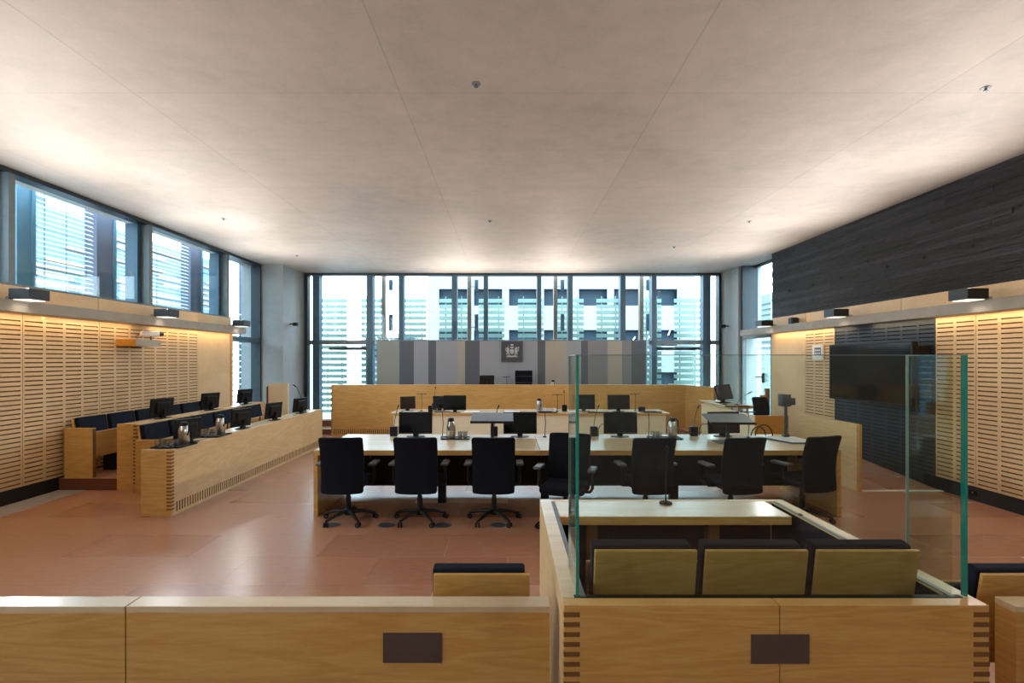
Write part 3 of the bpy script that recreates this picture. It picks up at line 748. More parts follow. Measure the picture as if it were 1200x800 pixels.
poly([(-.1, .12), (-.12, .17), (-.09, .13)], 0, c0)
poly([(-.15, .0), (-.12, .025), (0, .015), (.12, .025), (.15, .0), (.15, -.035), (.12, -.015), (0, -.025), (-.12, -.015), (-.15, -.035)], 0, c0 - .15)
mb.build('coat_of_arms', M['em'], cr)

for px in (540, 652):
    t = thing('panel_uplight', (wx(px, 14.5), 14.41, wz(399.3, 14.35)), 'slim uplight on top of the striped wall panel, ' + ('left of crest' if px < 600 else 'right of crest'), 'light', 'uplights on the striped panel')
    B1('lamp_housing', M['lightbox'], t, -.2, .2, -.03, .03, 0, .03); B1('lamp_lens', M['lampglow'], t, -.18, .18, -.025, .025, .0301, .033)
    area('uplight', (0, -.0, .05), Vector((0, -.55, .8)).to_track_quat('-Z', 'Y').to_euler(), .35, .05, 26, (1, .88, .78), t, 120)
# ------------------------------------------------------------------ clerk desk
ck = thing('clerk_desk', (0, 10.6, 0), 'long pale fronted clerk desk below the judge bench', 'desk')
B1('desktop', M['wood_lit_top'], ck, -2.35, 3.24, -.40, .40, .73, .78, bev=.003)
B1('desk_edge', M['wood'], ck, -2.345, 3.235, -.4015, -.399, .732, .776)
B1('front_panel', M['pale'], ck, -2.28, 3.16, -.37, -.34, 0, .73)
for xx in (-2.28, 3.12): B1('leg_panel', M['pale'], ck, xx, xx + .04, -.339, .38, 0, .73)

# ------------------------------------------------------------------ bar table
TZ = .78
bt_ = thing('bar_table', (.82, 6.67, 0), 'very long plywood topped lawyers table with chairs along it', 'table')
def TX(v): return v - .82
def TY(v): return v - 6.67
seam = .38
for a, b_ in ((-2.29, seam), (seam, 3.93)):
    B1('tabletop', M['wood_lit_top'], bt_, TX(a) + .0015, TX(b_) - .0015, TY(6.03), TY(7.32), TZ - .06, TZ, bev=.003)
    B1('table_edge', M['wood'], bt_, TX(a) + .004, TX(b_) - .004, TY(6.0285), TY(6.0315), TZ - .057, TZ - .003)
for xx in (-2.29, 3.88): B1('leg_panel', M['wood'], bt_, TX(xx), TX(xx + .05), TY(6.035), TY(7.3), 0, TZ - .06, bev=.002)
B1('modesty_panel', M['black'], bt_, TX(-2.235), TX(3.875), TY(7.1), TY(7.125), .10, TZ - .06)
for xx in (-.9, .43, 2.1):
    B1('support_leg', M['black'], bt_, TX(xx), TX(xx + .1), TY(6.6), TY(6.7), .0, TZ - .06)
B1('cable_tray', M['black'], bt_, TX(-2.2), TX(3.8), TY(6.75), TY(7.0), TZ - .22, TZ - .062)
for px in (428, 943): 
    x = wx(px, 6.05); mb = MB(); mb.box(TX(x) - .05, TX(x) + .05, TY(6.06), TY(6.12), TZ - .10, TZ - .061); mb.build('cable_clip', M['black'], bt_)

# ------------------------------------------------------------------ office chairs (user faces +Y; we see the back)
def curved_pad(mb, w0, w1, z0, z1, y, th, curve=.03, bulge=.03, nz=10, nx=8, rc=.035):
    """upholstered back: width w0 at the bottom to w1 at the top"""
    fr, bk = [], []
    ks = [0, .12, .3, .6, 1]; sp_ = rc / (z1 - z0)
    ts = [k_ * sp_ for k_ in ks] + [sp_ + (1 - 2 * sp_) * k_ / nz for k_ in range(1, nz)] + [1 - k_ * sp_ for k_ in ks[::-1]]
    for t_ in ts:
        z = z0 + (z1 - z0) * t_
        dz_ = min(z - z0, z1 - z); cut = 0
        if dz_ < rc: cut = rc - math.sqrt(max(0, rc * rc - (rc - dz_) ** 2))
        hw = (w0 + (w1 - w0) * t_) / 2 - cut
        yy = y + bulge * math.sin(PI * t_) * 1.0 - .06 * (t_ ** 2)
        fr.append([mb.bm.verts.new((hw * (2 * i / nx - 1), yy + curve * abs(2 * i / nx - 1) ** 2 + th * (.5 if 0 < i < nx else .25), z)) for i in range(nx + 1)])
        bk.append([mb.bm.verts.new((hw * (2 * i / nx - 1), yy + curve * abs(2 * i / nx - 1) ** 2 - th * (.5 if 0 < i < nx else .25), z)) for i in range(nx + 1)])
    for g in (fr, bk):
        for a, b_ in zip(g, g[1:]):
            for i in range(nx): mb.bm.faces.new((a[i], a[i + 1], b_[i + 1], b_[i]))
    for a, b_, c, d in zip(fr, fr[1:], bk, bk[1:]):
        mb.bm.faces.new((a[0], b_[0], d[0], c[0])); mb.bm.faces.new((a[-1], b_[-1], d[-1], c[-1]))
    for i in range(nx):
        mb.bm.faces.new((fr[0][i], fr[0][i + 1], bk[0][i + 1], bk[0][i])); mb.bm.faces.new((fr[-1][i], fr[-1][i + 1], bk[-1][i + 1], bk[-1][i]))
def chair_fn(loc, rz, label, cat, group, leather=False):
    t = thing('office_chair', loc, label, cat, group, rz)
    mb = MB(); curved_pad(mb, .462, .478, .375, 1.00, -.27, .055, nz=12, rc=.028); mb.build('backrest', M['chair_black'], t, True)
    mb = MB(); vs = mb.box(-.24, .24, -.22, .25, .43, .50, bev=.025, seg=3); mb.build('seat', M['chair_black'], t, True)
    mb = MB(); mb.box(-.19, .19, -.17, .2, .40, .43, bev=.01); mb.box(-.05, .05, -.27, -.1, .39, .43, bev=.01); mb.build('seat_pan', M['black'], t)
    mb = MB(); mb.tube([(0, 0, .40), (0, 0, .26)], .024); mb.tube([(0, 0, .28), (0, 0, .11)], .03); mb.build('gas_column', M['black'], t, True)
    mb = MB(); mb.lathe([(0, .075), (.045, .075), (.05, .13), (.035, .15), (0, .15)], seg=16)
    for k in range(5):
        a = -PI / 2 + PI / 5 + k * 2 * PI / 5
        c, s_ = math.cos(a), math.sin(a)
        vs = mb.tube([(c * .03, s_ * .03, .115), (c * .17, s_ * .17, .10), (c * .30, s_ * .30, .065)], [.024, .019, .013], seg=8)
    mb.build('star_base', M['black'], t, True)
    for k in range(5):
        a = -PI / 2 + PI / 5 + k * 2 * PI / 5
        c, s_ = math.cos(a) * .30, math.sin(a) * .30
        mb = MB(); mb.tube([(c, s_, .07), (c, s_, .045)], .009)
        for q in (-1, 1):
            dx, dy = -math.sin(a + .6) * .016 * q, math.cos(a + .6) * .016 * q
            mb.tube([(c + dx * .6, s_ + dy * .6, .027), (c + dx * 1.5, s_ + dy * 1.5, .027)], .027, seg=14)
            mb.tube([(c + dx * 1.5, s_ + dy * 1.5, .027), (c + dx * 1.56, s_ + dy * 1.56, .027)], .012, seg=10, mat=M['armgrey'])
        mb.build('caster', M['black'], t)
    for q in (-1, 1):
        mb = MB(); mb.tube([(q * .18, .0, .415), (q * .27, .0, .42), (q * .295, .0, .46), (q * .295, .0, .65)], [.016, .018, .018, .016], seg=8)
        at_ = mb.build('armrest', M['black'], t, True)
        mb = MB(); mb.box(q * .295 - .04, q * .295 + .04, -.12, .13, .65, .68, bev=.01, seg=2); mb.build('arm_pad', M['armgrey'], at_, True)
    return t
chair = local_proto(chair_fn)
gch = 'office chairs at the lawyers table'
cl = [(-1.83, 5.88, .02, 'black office chair at the left end of the long table'),
      (-1.01, 5.88, .0, 'black office chair second from left along the long table'),
      (-.157, 5.88, .0, 'black office chair third from left, left of the dock glass'),
      (.63, 5.60, PI - .3, 'black office chair turned to face the camera behind dock glass edge'),
      (1.575, 5.86, .08, 'black office chair seen through the glass behind the dock microphone'),
      (2.55, 5.86, .14, 'black office chair in front of the large grey tilted reading stand'),
      (3.42, 5.95, .30, 'black office chair angled at the right end of the long table')]
for x, y, r_, lb in cl: chair((x, y, 0), r_, lb, 'chair', gch, key='c')
# judge chair and witness chair
def exec_chair(loc, rz, label, name, w_, z1):
    t = thing(name, loc, label, 'chair', None, rz)
    mb = MB()
    zz = .55
    if w_ < .4: curved_pad(mb, w_, w_ * .9, .5, z1, -.22, .06, nz=8, rc=.05); zz = 9
    while zz < z1 - .02:
        zt = min(z1, zz + .17); mb.box(-w_ / 2, w_ / 2, -.26, -.19, zz, zt - .006, bev=.015, seg=2); zz += .17
    mb.build('backrest', M['chair_black'], t, True)
    mb = MB(); mb.box(-w_ / 2, w_ / 2, -.2, .26, .42, .50, bev=.02, seg=2); mb.build('seat', M['chair_black'], t, True)
    mb = MB(); mb.box(-.03, .03, -.27, -.21, .40, .6); mb.tube([(0, 0, .42), (0, 0, .1)], .03)
    for k in range(5):
        a = k * 2 * PI / 5; mb.tube([(0, 0, .1), (math.cos(a) * .28, math.sin(a) * .28, .05)], [.025, .014], seg=8)
        mb.lathe([(0, 0), (.025, 0), (.025, .05), (0, .05)], math.cos(a) * .28, math.sin(a) * .28, 10)
    mb.build('chair_base', M['black'], t); return t
exec_chair((wx(614.5, 13.5), 13.75, .335), PI, 'high backed black judge chair showing above the bench', 'judge_chair', .47, 1.22)

# ------------------------------------------------------------------ electronics
def monitor_fn(loc, rz, label, cat, group, w_=.46, h_=.30, tilt=.08, base=.045, logo=True):
    t = thing('monitor', loc, label, cat, group, rz)              # screen faces -Y locally
    R = Matrix.Translation((0, 0, base + h_ / 2)) @ Matrix.Rotation(-tilt, 4, 'X')
    mb = MB(); vs = mb.box(-w_ / 2, w_ / 2, -.012, .018, -h_ / 2, h_ / 2, bev=.004); mb.xform(vs, R)
    vs = mb.box(-w_ * .3, w_ * .3, .018, .045, -h_ * .32, h_ * .32, bev=.012); mb.xform(vs, R); mb.build('casing', M['black'], t)
    mb = MB(); vs = mb.box(-w_ / 2 + .012, w_ / 2 - .012, -.0135, -.0121, -h_ / 2 + .018, h_ / 2 - .012); mb.xform(vs, R); mb.build('screen', M['screen'], t)
    mb = MB(); mb.tube([(0, .05, .01), (0, .06, base + h_ * .4)], .018, 10); mb.box(-.035, .035, -.0, .06, .008, base + .02, bev=.005)
    mb.build('stand', M['black'], t)
    mb = MB(); vs = mb.lathe([(0, 0), (.13, 0), (.125, .01), (0, .012)], seg=24); mb.xform(vs, Matrix.Translation((0, .03, 0)) @ Matrix.Diagonal((1, .7, 1, 1)))
    mb.build('base_plate', M['black'], t, True)
    return t
monitor = local_proto(monitor_fn)
for px, y, r_, lb in ((487, 7.07, 0, 'wide black monitor on the long table behind second chair'), (609.5, 7.07, 0, 'wide black monitor on the long table right of the central reading stand'),
                      (727, 7.07, 0, 'wide black monitor on the long table seen through dock glass'), (848, 7.1, .12, 'wide black monitor on the long table behind the grey tilted reading stand')):
    monitor((wx(px, y), y, TZ), r_, lb, 'monitor', 'monitors on the lawyers table', key='m')
for px, y, r_, lb, kw in ((478, 10.6, .5, 'small black monitor at the left end of the clerk desk', 'e1'), (516, 10.75, PI - .3, 'black monitor half hidden behind another on the clerk desk', 'e2'),
                      (533, 10.35, .0, 'wide black monitor toward left of the clerk desk', 'm2'), (684, 10.55, .0, 'black monitor on clerk desk just behind the dock glass edge', 'm3'), (725, 10.5, .06, 'black monitor on clerk desk above the seen-through-glass table monitor', 'm4')):
    monitor((wx(px, y), y, .78), r_, lb, 'monitor', 'monitors on the clerk desk', key=kw, **(dict(w_=.32, h_=.26) if kw[0] == 'e' else {}))
monitor((wx(570.5, 12.95), 12.95, 1.06), .3 + PI, 'black monitor showing its back above the judge bench', 'monitor', key='j', w_=.38, h_=.30, base=.09)
JZ = .7795
jm = [(-4.14, 6.62, JZ, 'front jury desk, nearest, between two steel flasks'), (-4.14, 7.95, JZ, 'front jury desk, second from the camera'), (-4.14, 9.05, JZ, 'front jury desk, third from the camera'), (-4.14, 10.2, JZ, 'front jury desk, farthest, by the pillar'),
      (-5.395, 7.98, .9345, 'back jury desk, nearest the camera'), (-5.395, 9.28, .9345, 'back jury desk, middle of three'), (-5.395, 10.5, .9345, 'back jury desk, farthest, before the corner glazing')]
for x, y, z, lb in jm: monitor((x, y, z), -PI / 2 - .3, 'small black monitor turned to jurors on the ' + lb, 'monitor', 'monitors on the jury desks', key='jm', w_=.38, h_=.28, tilt=.12, base=.03)

def lectern_fn(loc, rz, label, cat, group):
    t = thing('reading_stand', loc, label, cat, group, rz)
    mb = MB(); vs = mb.box(-.275, .275, -.2, .2, -.008, .008, bev=.003); mb.xform(vs, Matrix.Translation((0, 0, .305)) @ Matrix.Rotation(.2, 4, 'X')); mb.build('sloped_top', M['lectern'], t)
    mb = MB(); vs = mb.box(-.275, .275, -.205, -.2, -.01, .02); mb.xform(vs, Matrix.Translation((0, 0, .305)) @ Matrix.Rotation(.2, 4, 'X')); mb.build('lip', M['black'], t)
    mb = MB(); mb.tube([(0, 0, .01), (0, 0, .29)], .02, 12); mb.build('pole', M['black'], t, True)
    B1('base_plate', M['lectern'], t, -.16, .16, -.13, .13, 0, .01); return t
lect = local_proto(lectern_fn)
lect((wx(577, 6.75), 6.72, TZ), 0, 'dark tilted reading stand at the middle of the long table', 'reading stand', 'reading stands', key='l')
lect((wx(853, 6.6), 6.6, TZ), -.06, 'large grey tilted reading stand toward the right of the long table', 'reading stand', 'reading stands', key='l')

def tlamp_fn(loc, rz, label, cat, group):
    t = thing('task_lamp', loc, label, cat, group, rz)
    mb = MB(); mb.lathe([(0, 0), (.028, 0), (.026, .012), (.006, .02), (0, .02)], seg=14); mb.build('lamp_base', M['black'], t, True)
    mb = MB(); mb.tube([(0, 0, .015), (.01, 0, .2), (.0, 0, .345)], .005, 8); mb.build('pole', M['black'], t, True)
    mb = MB(); mb.box(-.105, .105, -.03, .03, .345, .358, bev=.003); mb.build('lamp_bar', M['black'], t); return t
tl = local_proto(tlamp_fn)
for px, d, z, lb in ((518.5, 7.02, TZ, 'long table, behind the left steel flask'), (638.5, 7.05, TZ, 'long table, left of the green glass edge'), (760, 7.05, TZ, 'long table, left of the right steel flask'), (877, 7.0, TZ, 'long table, behind large grey reading stand'),
                  (494, 10.6, .78, 'left part of the clerk desk'), (653, 10.5, .78, 'clerk desk, beside white cups'), (744.5, 10.66, .78, 'right part of the clerk desk')):
    tl((wx(px, d), d, z), 0, 'slim black T-shaped lamp on the ' + lb, 'lamp', 'T-shaped task lamps', key='t')
tl((wx(593.5, 12.9), 12.9, 1.06), 0, 'slim black T-shaped lamp on top of the judge bench', 'lamp', 'T-shaped task lamps', key='t')

def mic_fn(loc, rz, label, cat, group, box=True, hgt=.26, lean=.05):
    t = thing('gooseneck_microphone', loc, label, cat, group, rz)
    if box: B1('base_box', M['black'], t, -.05, .05, -.04, .04, 0, .135, bev=.006)
    else:
        mb = MB(); mb.lathe([(0, 0), (.045, 0), (.042, .012), (.012, .02), (0, .02)], seg=18); mb.build('base_disc', M['black'], t, True)
    b0 = .13 if box else .015
    mb = MB(); mb.tube([(0, 0, b0), (lean * .25, 0, b0 + hgt * .4), (lean, -.01, b0 + hgt)], .0045, 8); mb.build('gooseneck', M['black'], t, True)
    mb = MB(); vs = mb.tube([(lean, -.01, b0 + hgt - .005), (lean * 1.2, -.015, b0 + hgt + .02), (lean * 1.45, -.02, b0 + hgt + .045)], [.007, .011, .009], 10); mb.build('mic_head', M['black'], t, True)
    return t
mic = local_proto(mic_fn)
for px, lb in ((461, 'left end of the long table'), (579, 'long table behind the central reading stand'), (696.5, 'long table just right of the green glass edge'), (814, 'long table left of the grey reading stand')):
    mic((wx(px, 7.12), 7.16, TZ), 0, 'black gooseneck microphone on the ' + lb, 'microphone', 'table microphones', key='a')
mic((wx(661.5, 10.6), 10.6, .78), 0, 'thin black microphone standing on the clerk desk beside white cups', 'microphone', key='b', lean=-.01)
mic((wx(509, 10.93), 10.94, .78), 0, 'thin black microphone at left rear of the clerk desk', 'microphone', key='b2', lean=.02, hgt=.32)
mic((wx(780, 3.55), 3.55, .851), 0, 'black gooseneck microphone with round foot on the dock desk', 'microphone', key='d', box=False, hgt=.34, lean=.004)
mic((-4.13, 10.42, TZ - .006), 0, 'gooseneck microphone curving over the far end of the front jury desk', 'microphone', key='e', box=False, hgt=.5, lean=-.16)

# ------------------------------------------------------------------ flasks, trays, glasses
def flask_fn(loc, rz, label, cat, group, s=1):
    t = thing('vacuum_flask', loc, label, cat, group, rz)
    mb = MB(); mb.lathe([(0, 0), (.058, 0), (.062, .01), (.062, .15), (.058, .19), (.042, .225), (0, .225)], seg=28); mb.build('body', M['steel'], t, True)
    mb = MB(); mb.lathe([(0, .2251), (.043, .2251), (.044, .25), (.034, .272), (0, .276)], seg=20); mb.box(.0, .065, -.012, .012, .245, .262, bev=.004); mb.build('lid', M['black'], t, True)
    mb = MB(); mb.tube([(.045, 0, .25), (.085, 0, .235), (.09, 0, .16), (.064, 0, .11)], .009, 8); mb.build('handle', M['black'], t, True); return t
flask = local_proto(flask_fn)
def tray(loc, w_, d_, label, rz=0):
    t = thing('tray', loc, label, 'tray', 'serving trays', rz)
    mb = MB(); mb.box(-w_ / 2, w_ / 2, -d_ / 2, d_ / 2, 0, .008, bev=.003); mb.build('tray_base', M['black'], t)
    mb = MB()
    for a in (-1, 1): mb.box(a * w_ / 2 - .006, a * w_ / 2 + .006, -d_ / 2, d_ / 2, 0, .016); mb.box(-w_ / 2, w_ / 2, a * d_ / 2 - .006, a * d_ / 2 + .006, 0, .016)
    mb.build('tray_rim', M['black'], t); return t
def glass_fn(loc, rz, label, cat, group):
    mb = MB(); mb.lathe([(0, 0), (.026, 0), (.033, .085), (.0305, .085), (.024, .006), (0, .006)], seg=20)
    o = mb.build('drinking_glass', M['tumbler'], None, True); o.location = loc; return tag(o, label, cat, group)
glass = local_proto(glass_fn)
tray((-4.1, 6.3, .7855), .34, .36, 'black tray with glasses at the near end of front jury desk')
flask((-4.06, 6.42, .794), -.4, 'steel vacuum flask on the near end of the front jury desk', 'flask', key='f')
g1 = [(-4.22, 6.17), (-4.15, 6.17), (-4.22, 6.25), (-4.14, 6.25), (-4.06, 6.18), (-4.07, 6.26)]
for x, y in g1: glass((x, y, .794), 0, 'clear glass in the cluster at near end of the front jury desk', 'glass', 'glasses at near end of jury desk', key='g')
tray((-4.1, 7.15, .7855), .30, .36, 'black tray with glasses farther along the front jury desk')
flask((-4.08, 7.27, .794), -.4, 'steel vacuum flask beyond the nearest jury monitor', 'flask', key='f')
for x, y in ((-4.19, 7.03), (-4.11, 7.03), (-4.03, 7.04), (-4.19, 7.11), (-4.11, 7.12)): glass((x, y, .794), 0, 'clear glass in the cluster beyond the nearest jury monitor', 'glass', 'glasses farther along jury desk', key='g')
tray((wx(534, 6.93), 6.93, TZ), .37, .2, 'black tray with flask and glasses behind second office chair')
flask((wx(528.5, 6.93), 6.93, TZ + .008), -1.9, 'steel vacuum flask on the tray behind second office chair', 'flask', key='f')
for k, (a, b_) in enumerate(((.06, .04), (.13, .04), (.06, -.04), (.13, -.04))): glass((wx(534, 6.93) + a - .0, 6.93 + b_, TZ + .008), 0, 'clear glass beside flask behind the second office chair', 'glass', 'glasses on the table tray', key='g')
tray((wx(779, 6.93), 6.93, TZ), .42, .2, 'black tray with flask and glasses seen through dock glass')
flask((wx(788, 6.95), 6.95, TZ + .008), .3, 'steel vacuum flask seen through the dock glass on long table', 'flask', key='f')
for k, (a, b_) in enumerate(((-.15, .04), (-.08, .04), (-.15, -.04), (-.08, -.04))): glass((wx(779, 6.93) + a, 6.93 + b_, TZ + .008), 0, 'clear glass beside flask seen through the dock glass', 'glass', 'glasses seen through dock glass', key='g')
flask((wx(632, 10.5), 10.5, .78), -1.2, 'small steel flask on the clerk desk', 'flask', key='f')
flask((wx(648, 12.9), 12.9, 1.06), -1.2, 'steel flask peeping above the judge bench', 'flask', key='f')
def cup_fn(loc, rz, label, cat, group):
    t = thing('cup', loc, label, cat, group, rz)
    mb = MB(); mb.lathe([(0, 0), (.03, 0), (.04, .08), (.037, .08), (.027, .006), (0, .006)], seg=18); mb.build('cup_body', M['white'], t, True)
    mb = MB(); mb.tube([(.036, 0, .065), (.06, 0, .055), (.058, 0, .03), (.032, 0, .02)], .005, 6); mb.build('cup_handle', M['white'], t); return t
cup = local_proto(cup_fn)
for px in (638, 643.6, 649): cup((wx(px, 10.42), 10.42, .78), 0, 'white cup beside the small flask on clerk desk', 'cup', 'white cups on the clerk desk', key='c')
def small(name, loc, rz, dims, mat, label, cat, extra=None):
    t = thing(name, loc, label, cat, None, rz); a, b_, c = dims
    B1('body', M[mat], t, -a / 2, a / 2, -b_ / 2, b_ / 2, 0, c, bev=min(dims) * .15)
    if extra: B1(extra[0], M[extra[1]], t, -a * .35, a * .35, -b_ * .35, b_ * .35, c, c + extra[2])
    return t
small('speaker_box', (wx(504.5, 10.45), 10.45, .78), 0, (.09, .08, .13), 'black', 'small black box beside the left clerk monitor', 'box', ('grille', 'armgrey', .004))
small('speaker_box', (wx(752, 10.5), 10.5, .78), 0, (.13, .10, .10), 'black', 'small black box at the right end of clerk desk', 'box', ('grille', 'armgrey', .004))
small('telephone', (wx(588, 12.8), 12.8, 1.06), 0, (.16, .16, .12), 'black', 'low dark telephone left of the T-shaped lamp on judge bench', 'telephone', ('handset', 'armgrey', .03))
for px, y, lb in ((642, 10.28, 'beside cups on the clerk desk'), (700, 10.28, 'below the monitor on clerk desk'), (764, 10.32, 'right end of the clerk desk')):
    t = thing('keyboard', (wx(px, y), y, .78), 'flat black keyboard ' + lb, 'keyboard', 'keyboards'); B1('keyboard_body', M['black'], t, -.19, .19, -.06, .06, 0, .018, bev=.004); B1('keys', M['armgrey'], t, -.17, .17, -.045, .045, .018, .022)
for px, y, z, lb in ((480, 10.42, .78, 'below left monitor on the clerk desk'), (553, 10.5, .78, 'on clerk desk left of the central reading stand'), (600, 10.5, .78, 'on clerk desk right of the central reading stand')):
    t = thing('paper_stack', (wx(px, y), y, z), 'white papers lying ' + lb, 'papers', 'white papers on the clerk desk')
    B1('paper_sheet', M['paper'], t, -.15, .15, -.10, .10, 0, .006); B1('top_sheet', M['paper'], t, -.13, .16, -.09, .08, .006, .009)

# visualiser
vz = thing('document_camera', (3.80, 6.98, TZ), 'tall grey document camera on a flat board at the right table end', 'document camera')
mb = MB(); mb.prism([(-.34, -.05), (-.20, -.50), (.16, -.50), (.13, .04), (-.30, .04)], 'z', 0, .014); mb.build('base_board', M['white'], vz)
mb = MB(); mb.prism([(-.345, -.05), (-.205, -.507), (.162, -.507), (.162, -.50), (-.20, -.50), (-.34, -.05)], 'z', 0, .02); mb.build('board_edge', M['frame'], vz)
mb = MB(); mb.tube([(.0, .02, .014), (.0, .02, .50)], .021, 14); mb.box(-.035, .035, -.02, .06, .014, .05, bev=.006); mb.build('column', M['lectern'], vz, True)
mb = MB(); mb.box(-.085, .03, -.07, .07, .43, .60, bev=.012, seg=2); mb.box(.0, .10, -.05, .05, .45, .55, bev=.012, seg=2); mb.build('camera_head', M['lectern'], vz, True)
mb = MB(); mb.box(-.022, .022, -.0, .012, .14, .30, bev=.004); mb.build('cable_cover', M['lectern'], vz)
cb_ = thing('cable_coil', (wx(892, 7.1), 7.12, TZ), 'black looped cable standing on long table beside document camera', 'cable')
mb = MB()
for a, r_ in ((-.03, .1), (.05, .12)):
    mb.tube([(a - r_ * math.cos(q), .02 * a * 10 * math.sin(q), .01 + r_ * 1.25 * math.sin(q)) for q in [PI * i / 14 for i in range(15)]], .008, 8)
mb.build('cable_loop', M['black'], cb_, True)
for px in (703, 822):
    t = thing('monitor_cable', (wx(px, 7.1), 7.16, TZ), 'black cable arching to the monitor ' + ('seen through dock glass' if px == 703 else 'behind the grey reading stand'), 'cable', 'arching monitor cables')
    mb = MB(); mb.tube([(-.01, 0, .0), (-.01, 0, .1), (.03, 0, .165), (.12, -.02, .17)], .006, 8); mb.build('cable', M['black'], t, True)

# ------------------------------------------------------------------ witness stand and screen
ws = thing('witness_stand', (4.16, 8.6, 0), 'plywood witness stand at right with front panel in a shaded honey tone', 'witness stand')
B1('front_panel', M['orange'], ws, .005, .56, 0, .04, 0, .905, bev=.002)  # deeper tone paints the dimmer light on the camera-facing side
B1('side_panel', M['pale'], ws, 0, .045, .042, 2.4, 0, .90, bev=.002)  # paler tone paints the window light on this side
B1('desktop', M['wood_lit_top'], ws, -.03, .42, 1.15, 2.45, .94, .975, bev=.003)
B1('desk_support', M['pale'], ws, .046, .09, 1.2, 2.4, .90, .94)
B1('desk_edge', M['black'], ws, -.03, .422, 1.1, 1.15, .945, .965)
t = thing('low_screen', (4.915, 7.86, 0), 'pale plywood low screen wall right of the long table', 'screen')
B1('screen_panel', M['wood_lit_side'], t, -.035, .008, -.7, .7, 0, .94, bev=.002); B1('screen_core', M['wood'], t, .0085, .04, -.7, .7, 0, .94, bev=.002)
wt = thing('witness_monitor', (wx(848, 10.3), 10.3, .975), 'black monitor on witness desk tilted toward the chair', 'monitor', None, .0)
wt.rotation_euler = (0, 0, .0)
mb = MB(); Rm = Matrix.Translation((0, 0, .22)) @ Matrix.Rotation(.3, 4, 'Z') @ Matrix.Rotation(-.3, 4, 'X') @ Matrix.Rotation(-.06, 4, 'Y')
vs = mb.box(-.19, .19, -.012, .02, -.15, .15, bev=.004); mb.xform(vs, Rm); mb.build('casing', M['black'], wt)
mb = MB(); vs = mb.box(-.175, .175, -.0135, -.0121, -.135, .135); mb.xform(vs, Rm); mb.build('screen', M['lectern'], wt)
mb = MB(); mb.box(-.03, .03, .0, .08, .01, .2, bev=.004); mb.box(-.12, .12, -.06, .12, 0, .02, bev=.004); mb.build('stand', M['black'], wt)
mic((wx(862, 9.9), 9.85, .975), -.1, 'gooseneck microphone bending right over the witness desk', 'microphone', key='w', box=False, lean=.19, hgt=.2)
mic((4.2, 9.9, .975), PI, 'black gooseneck microphone hanging over the left witness desk edge', 'microphone', key='w2', box=False, lean=.09, hgt=.07)
exec_chair((wx(898, 9.95), 9.9, .165), .2 + PI * 1.0, 'black chair standing behind the witness stand', 'witness_chair', .36, .94)
t = thing('door_post', (wx(896, 11.6), 11.6, .165), 'short wooden post with block beside witness chair', 'post')
B1('post', M['wood_end'], t, .02, .10, -.04, .04, 0, 1.03); B1('block', M['orange'], t, -.10, .02, -.03, .03, .72, .88)
t = thing('side_shelf', (wx(872, 11.2), 11.25, .165), 'small wooden table behind the witness desk', 'table')
B1('tabletop', M['wood'], t, -.2, .2, -.2, .2, .62, .68); 
for a in (-.17, .17):
    for b_ in (-.17, .17): B1('leg', M['wood'], t, a - .02, a + .02, b_ - .02, b_ + .02, 0, .62)

# ------------------------------------------------------------------ TV, control panel, cameras, shelf
tv = thing('wall_television', (6.10, 8.29, 1.15), 'large black television mounted on the navy wall panels', 'television')
B1('casing', M['black'], tv, -.30, -.21, -.95, .95, .0, .965, bev=.006)
B1('screen', M['screen'], tv, -.3015, -.2995, -.92, .92, .04, .94)
B1('wall_mount', M['black'], tv, -.21, -.005, -.93, .3, .1, .90, bev=.004)
B1('logo_strip', M['chrome'], tv, -.303, -.3015, -.07, .07, .012, .022)
cp = thing('control_panel', (6.09, 10.02, 1.84), 'pale square thermostat panel on slotted plywood beside television', 'control panel')
B1('faceplate', M['white'], cp, -.03, 0, -.17, .17, 0, .29, bev=.004); B1('display', M['lectern'], cp, -.033, -.0305, -.11, .09, .09, .24)
mb = MB()
for a in range(3):
    for b_ in range(2): mb.box(-.036, -.0335, -.09 + a * .06, -.055 + a * .06, .11 + b_ * .06, .145 + b_ * .06)
mb.build('button', M['white'], cp)
sh = thing('camera_shelf', (-6.19, 8.6, 2.07), 'small honey coloured box shelf on the left wall', 'shelf')
B1('shelf_box', M['orange'], sh, -.159, .16, -.30, .3, 0, .11, bev=.002); B1('side_face', M['beam'], sh, .1605, .164, -.295, .3, 0, .11)
cc = thing('security_camera', (-6.1, 8.75, 2.18), 'white security camera with black lens on the left wall shelf', 'camera')
mb = MB(); mb.box(-.05, .05, -.15, .12, .06, .15, bev=.012); mb.build('camera_body', M['white'], cc)
mb = MB(); mb.tube([(.0, -.0, .0), (0, 0, .06)], .015, 8); mb.tube([(-.06, -.16, .0), (-.07, -.2, .05), (-.03, -.15, .11)], .005, 6); mb.build('bracket', M['armgrey'], cc)
mb = MB(); mb.tube([(0, .12, .105), (.02, .19, .105)], [.038, .03], 12); mb.build('lens', M['black'], cc)
cc.rotation_euler = (0, 0, -.6)
for loc, s_, lb in (((-5.86, 13.75, wz(379.5, 13.75)), 1, 'left pillar'), ((6.13, 14.2, wz(382, 14.2)), -1, 'right pier')):
    t = thing('pillar_camera', loc, 'tiny black camera on the concrete ' + lb, 'camera')
    mb = MB(); mb.box(-.001 * s_, s_ * .1, -.02, .02, -.015, .015); mb.build('arm', M['black'], t); B1('body', M['black'], t, min(s_ * .1, s_ * .22), max(s_ * .1, s_ * .22), -.05, .05, -.05, .04, bev=.006)
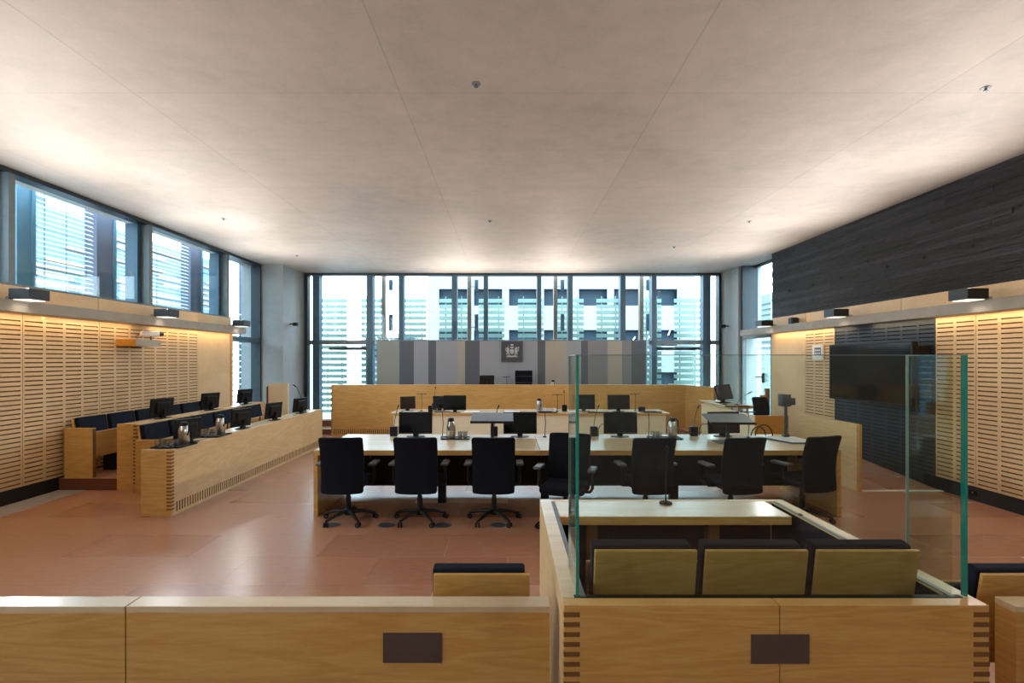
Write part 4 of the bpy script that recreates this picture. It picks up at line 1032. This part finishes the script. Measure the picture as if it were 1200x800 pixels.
small('wall_speaker', (6.0, 10.75, 2.585), 0, (.16, .16, .14), 'lightbox', 'small black speaker box standing on right ledge near its far end', 'speaker', ('grille', 'armgrey', .004))

# ------------------------------------------------------------------ floor vents, sprinklers, sockets
for k, x in enumerate((-1.97, -1.35, -.73, -.10)):
    t = thing('floor_vent', (x, 5.72, 0), 'round steel floor outlet under the chairs, ' + ['leftmost', 'second from left', 'third from left', 'rightmost'][k] + ' of four', 'floor outlet', 'round floor outlets')
    mb = MB(); mb.lathe([(0, .0005), (.10, .0005), (.10, .004), (.085, .004), (.085, .002), (0, .002)], seg=28); mb.build('outlet_rim', M['steel'], t)
    mb = MB(); mb.lathe([(0, .0021), (.08, .0021), (.08, .003), (0, .003)], seg=24); mb.build('outlet_cover', M['armgrey'], t)
for px, py, lb in ((558, 98, 'near the top centre'), (1155, 103, 'near the top right'), (574, 258.5, 'centre, farther back'), (878, 259, 'right, farther back'), (262, 256, 'left, farther back'), (790, 289, 'right, close to the back window'), (348, 299, 'left, close to the pillar')):
    d = (ZC - CH) * F / (CY - py)
    t = thing('ceiling_sprinkler', (wx(px, d), d, ZC), 'small round ceiling sprinkler ' + lb, 'sprinkler', 'ceiling sprinklers')
    mb = MB(); mb.lathe([(0, -.004), (.04, -.004), (.042, 0), (0, 0)], seg=18); mb.build('collar', M['frame_grey'], t)
    mb = MB(); mb.lathe([(0, -.03), (.018, -.03), (.02, -.026), (.009, -.02), (.009, -.004), (0, -.004)], seg=14); mb.build('nozzle', M['armgrey'], t)
for x, y, s_, lb in ((XL - .012, 6.25, 1, 'left'), (XR + .012, 6.72, -1, 'right')):
    t = thing('skirting_socket', (x, y, .07), 'small dark socket in the %s skirting' % lb, 'socket')
    B1('faceplate', M['black'], t, min(0, s_ * .008), max(0, s_ * .008), -.05, .05, 0, .07, bev=.002)
    mb = MB(); vs = mb.lathe([(0, 0), (.012, 0), (.012, .004), (0, .004)], seg=12); mb.xform(vs, Matrix.Translation((s_ * .009, 0, .035)) @ Matrix.Rotation(PI / 2 * s_, 4, 'Y')); mb.build('socket_pin', M['steel'], t)
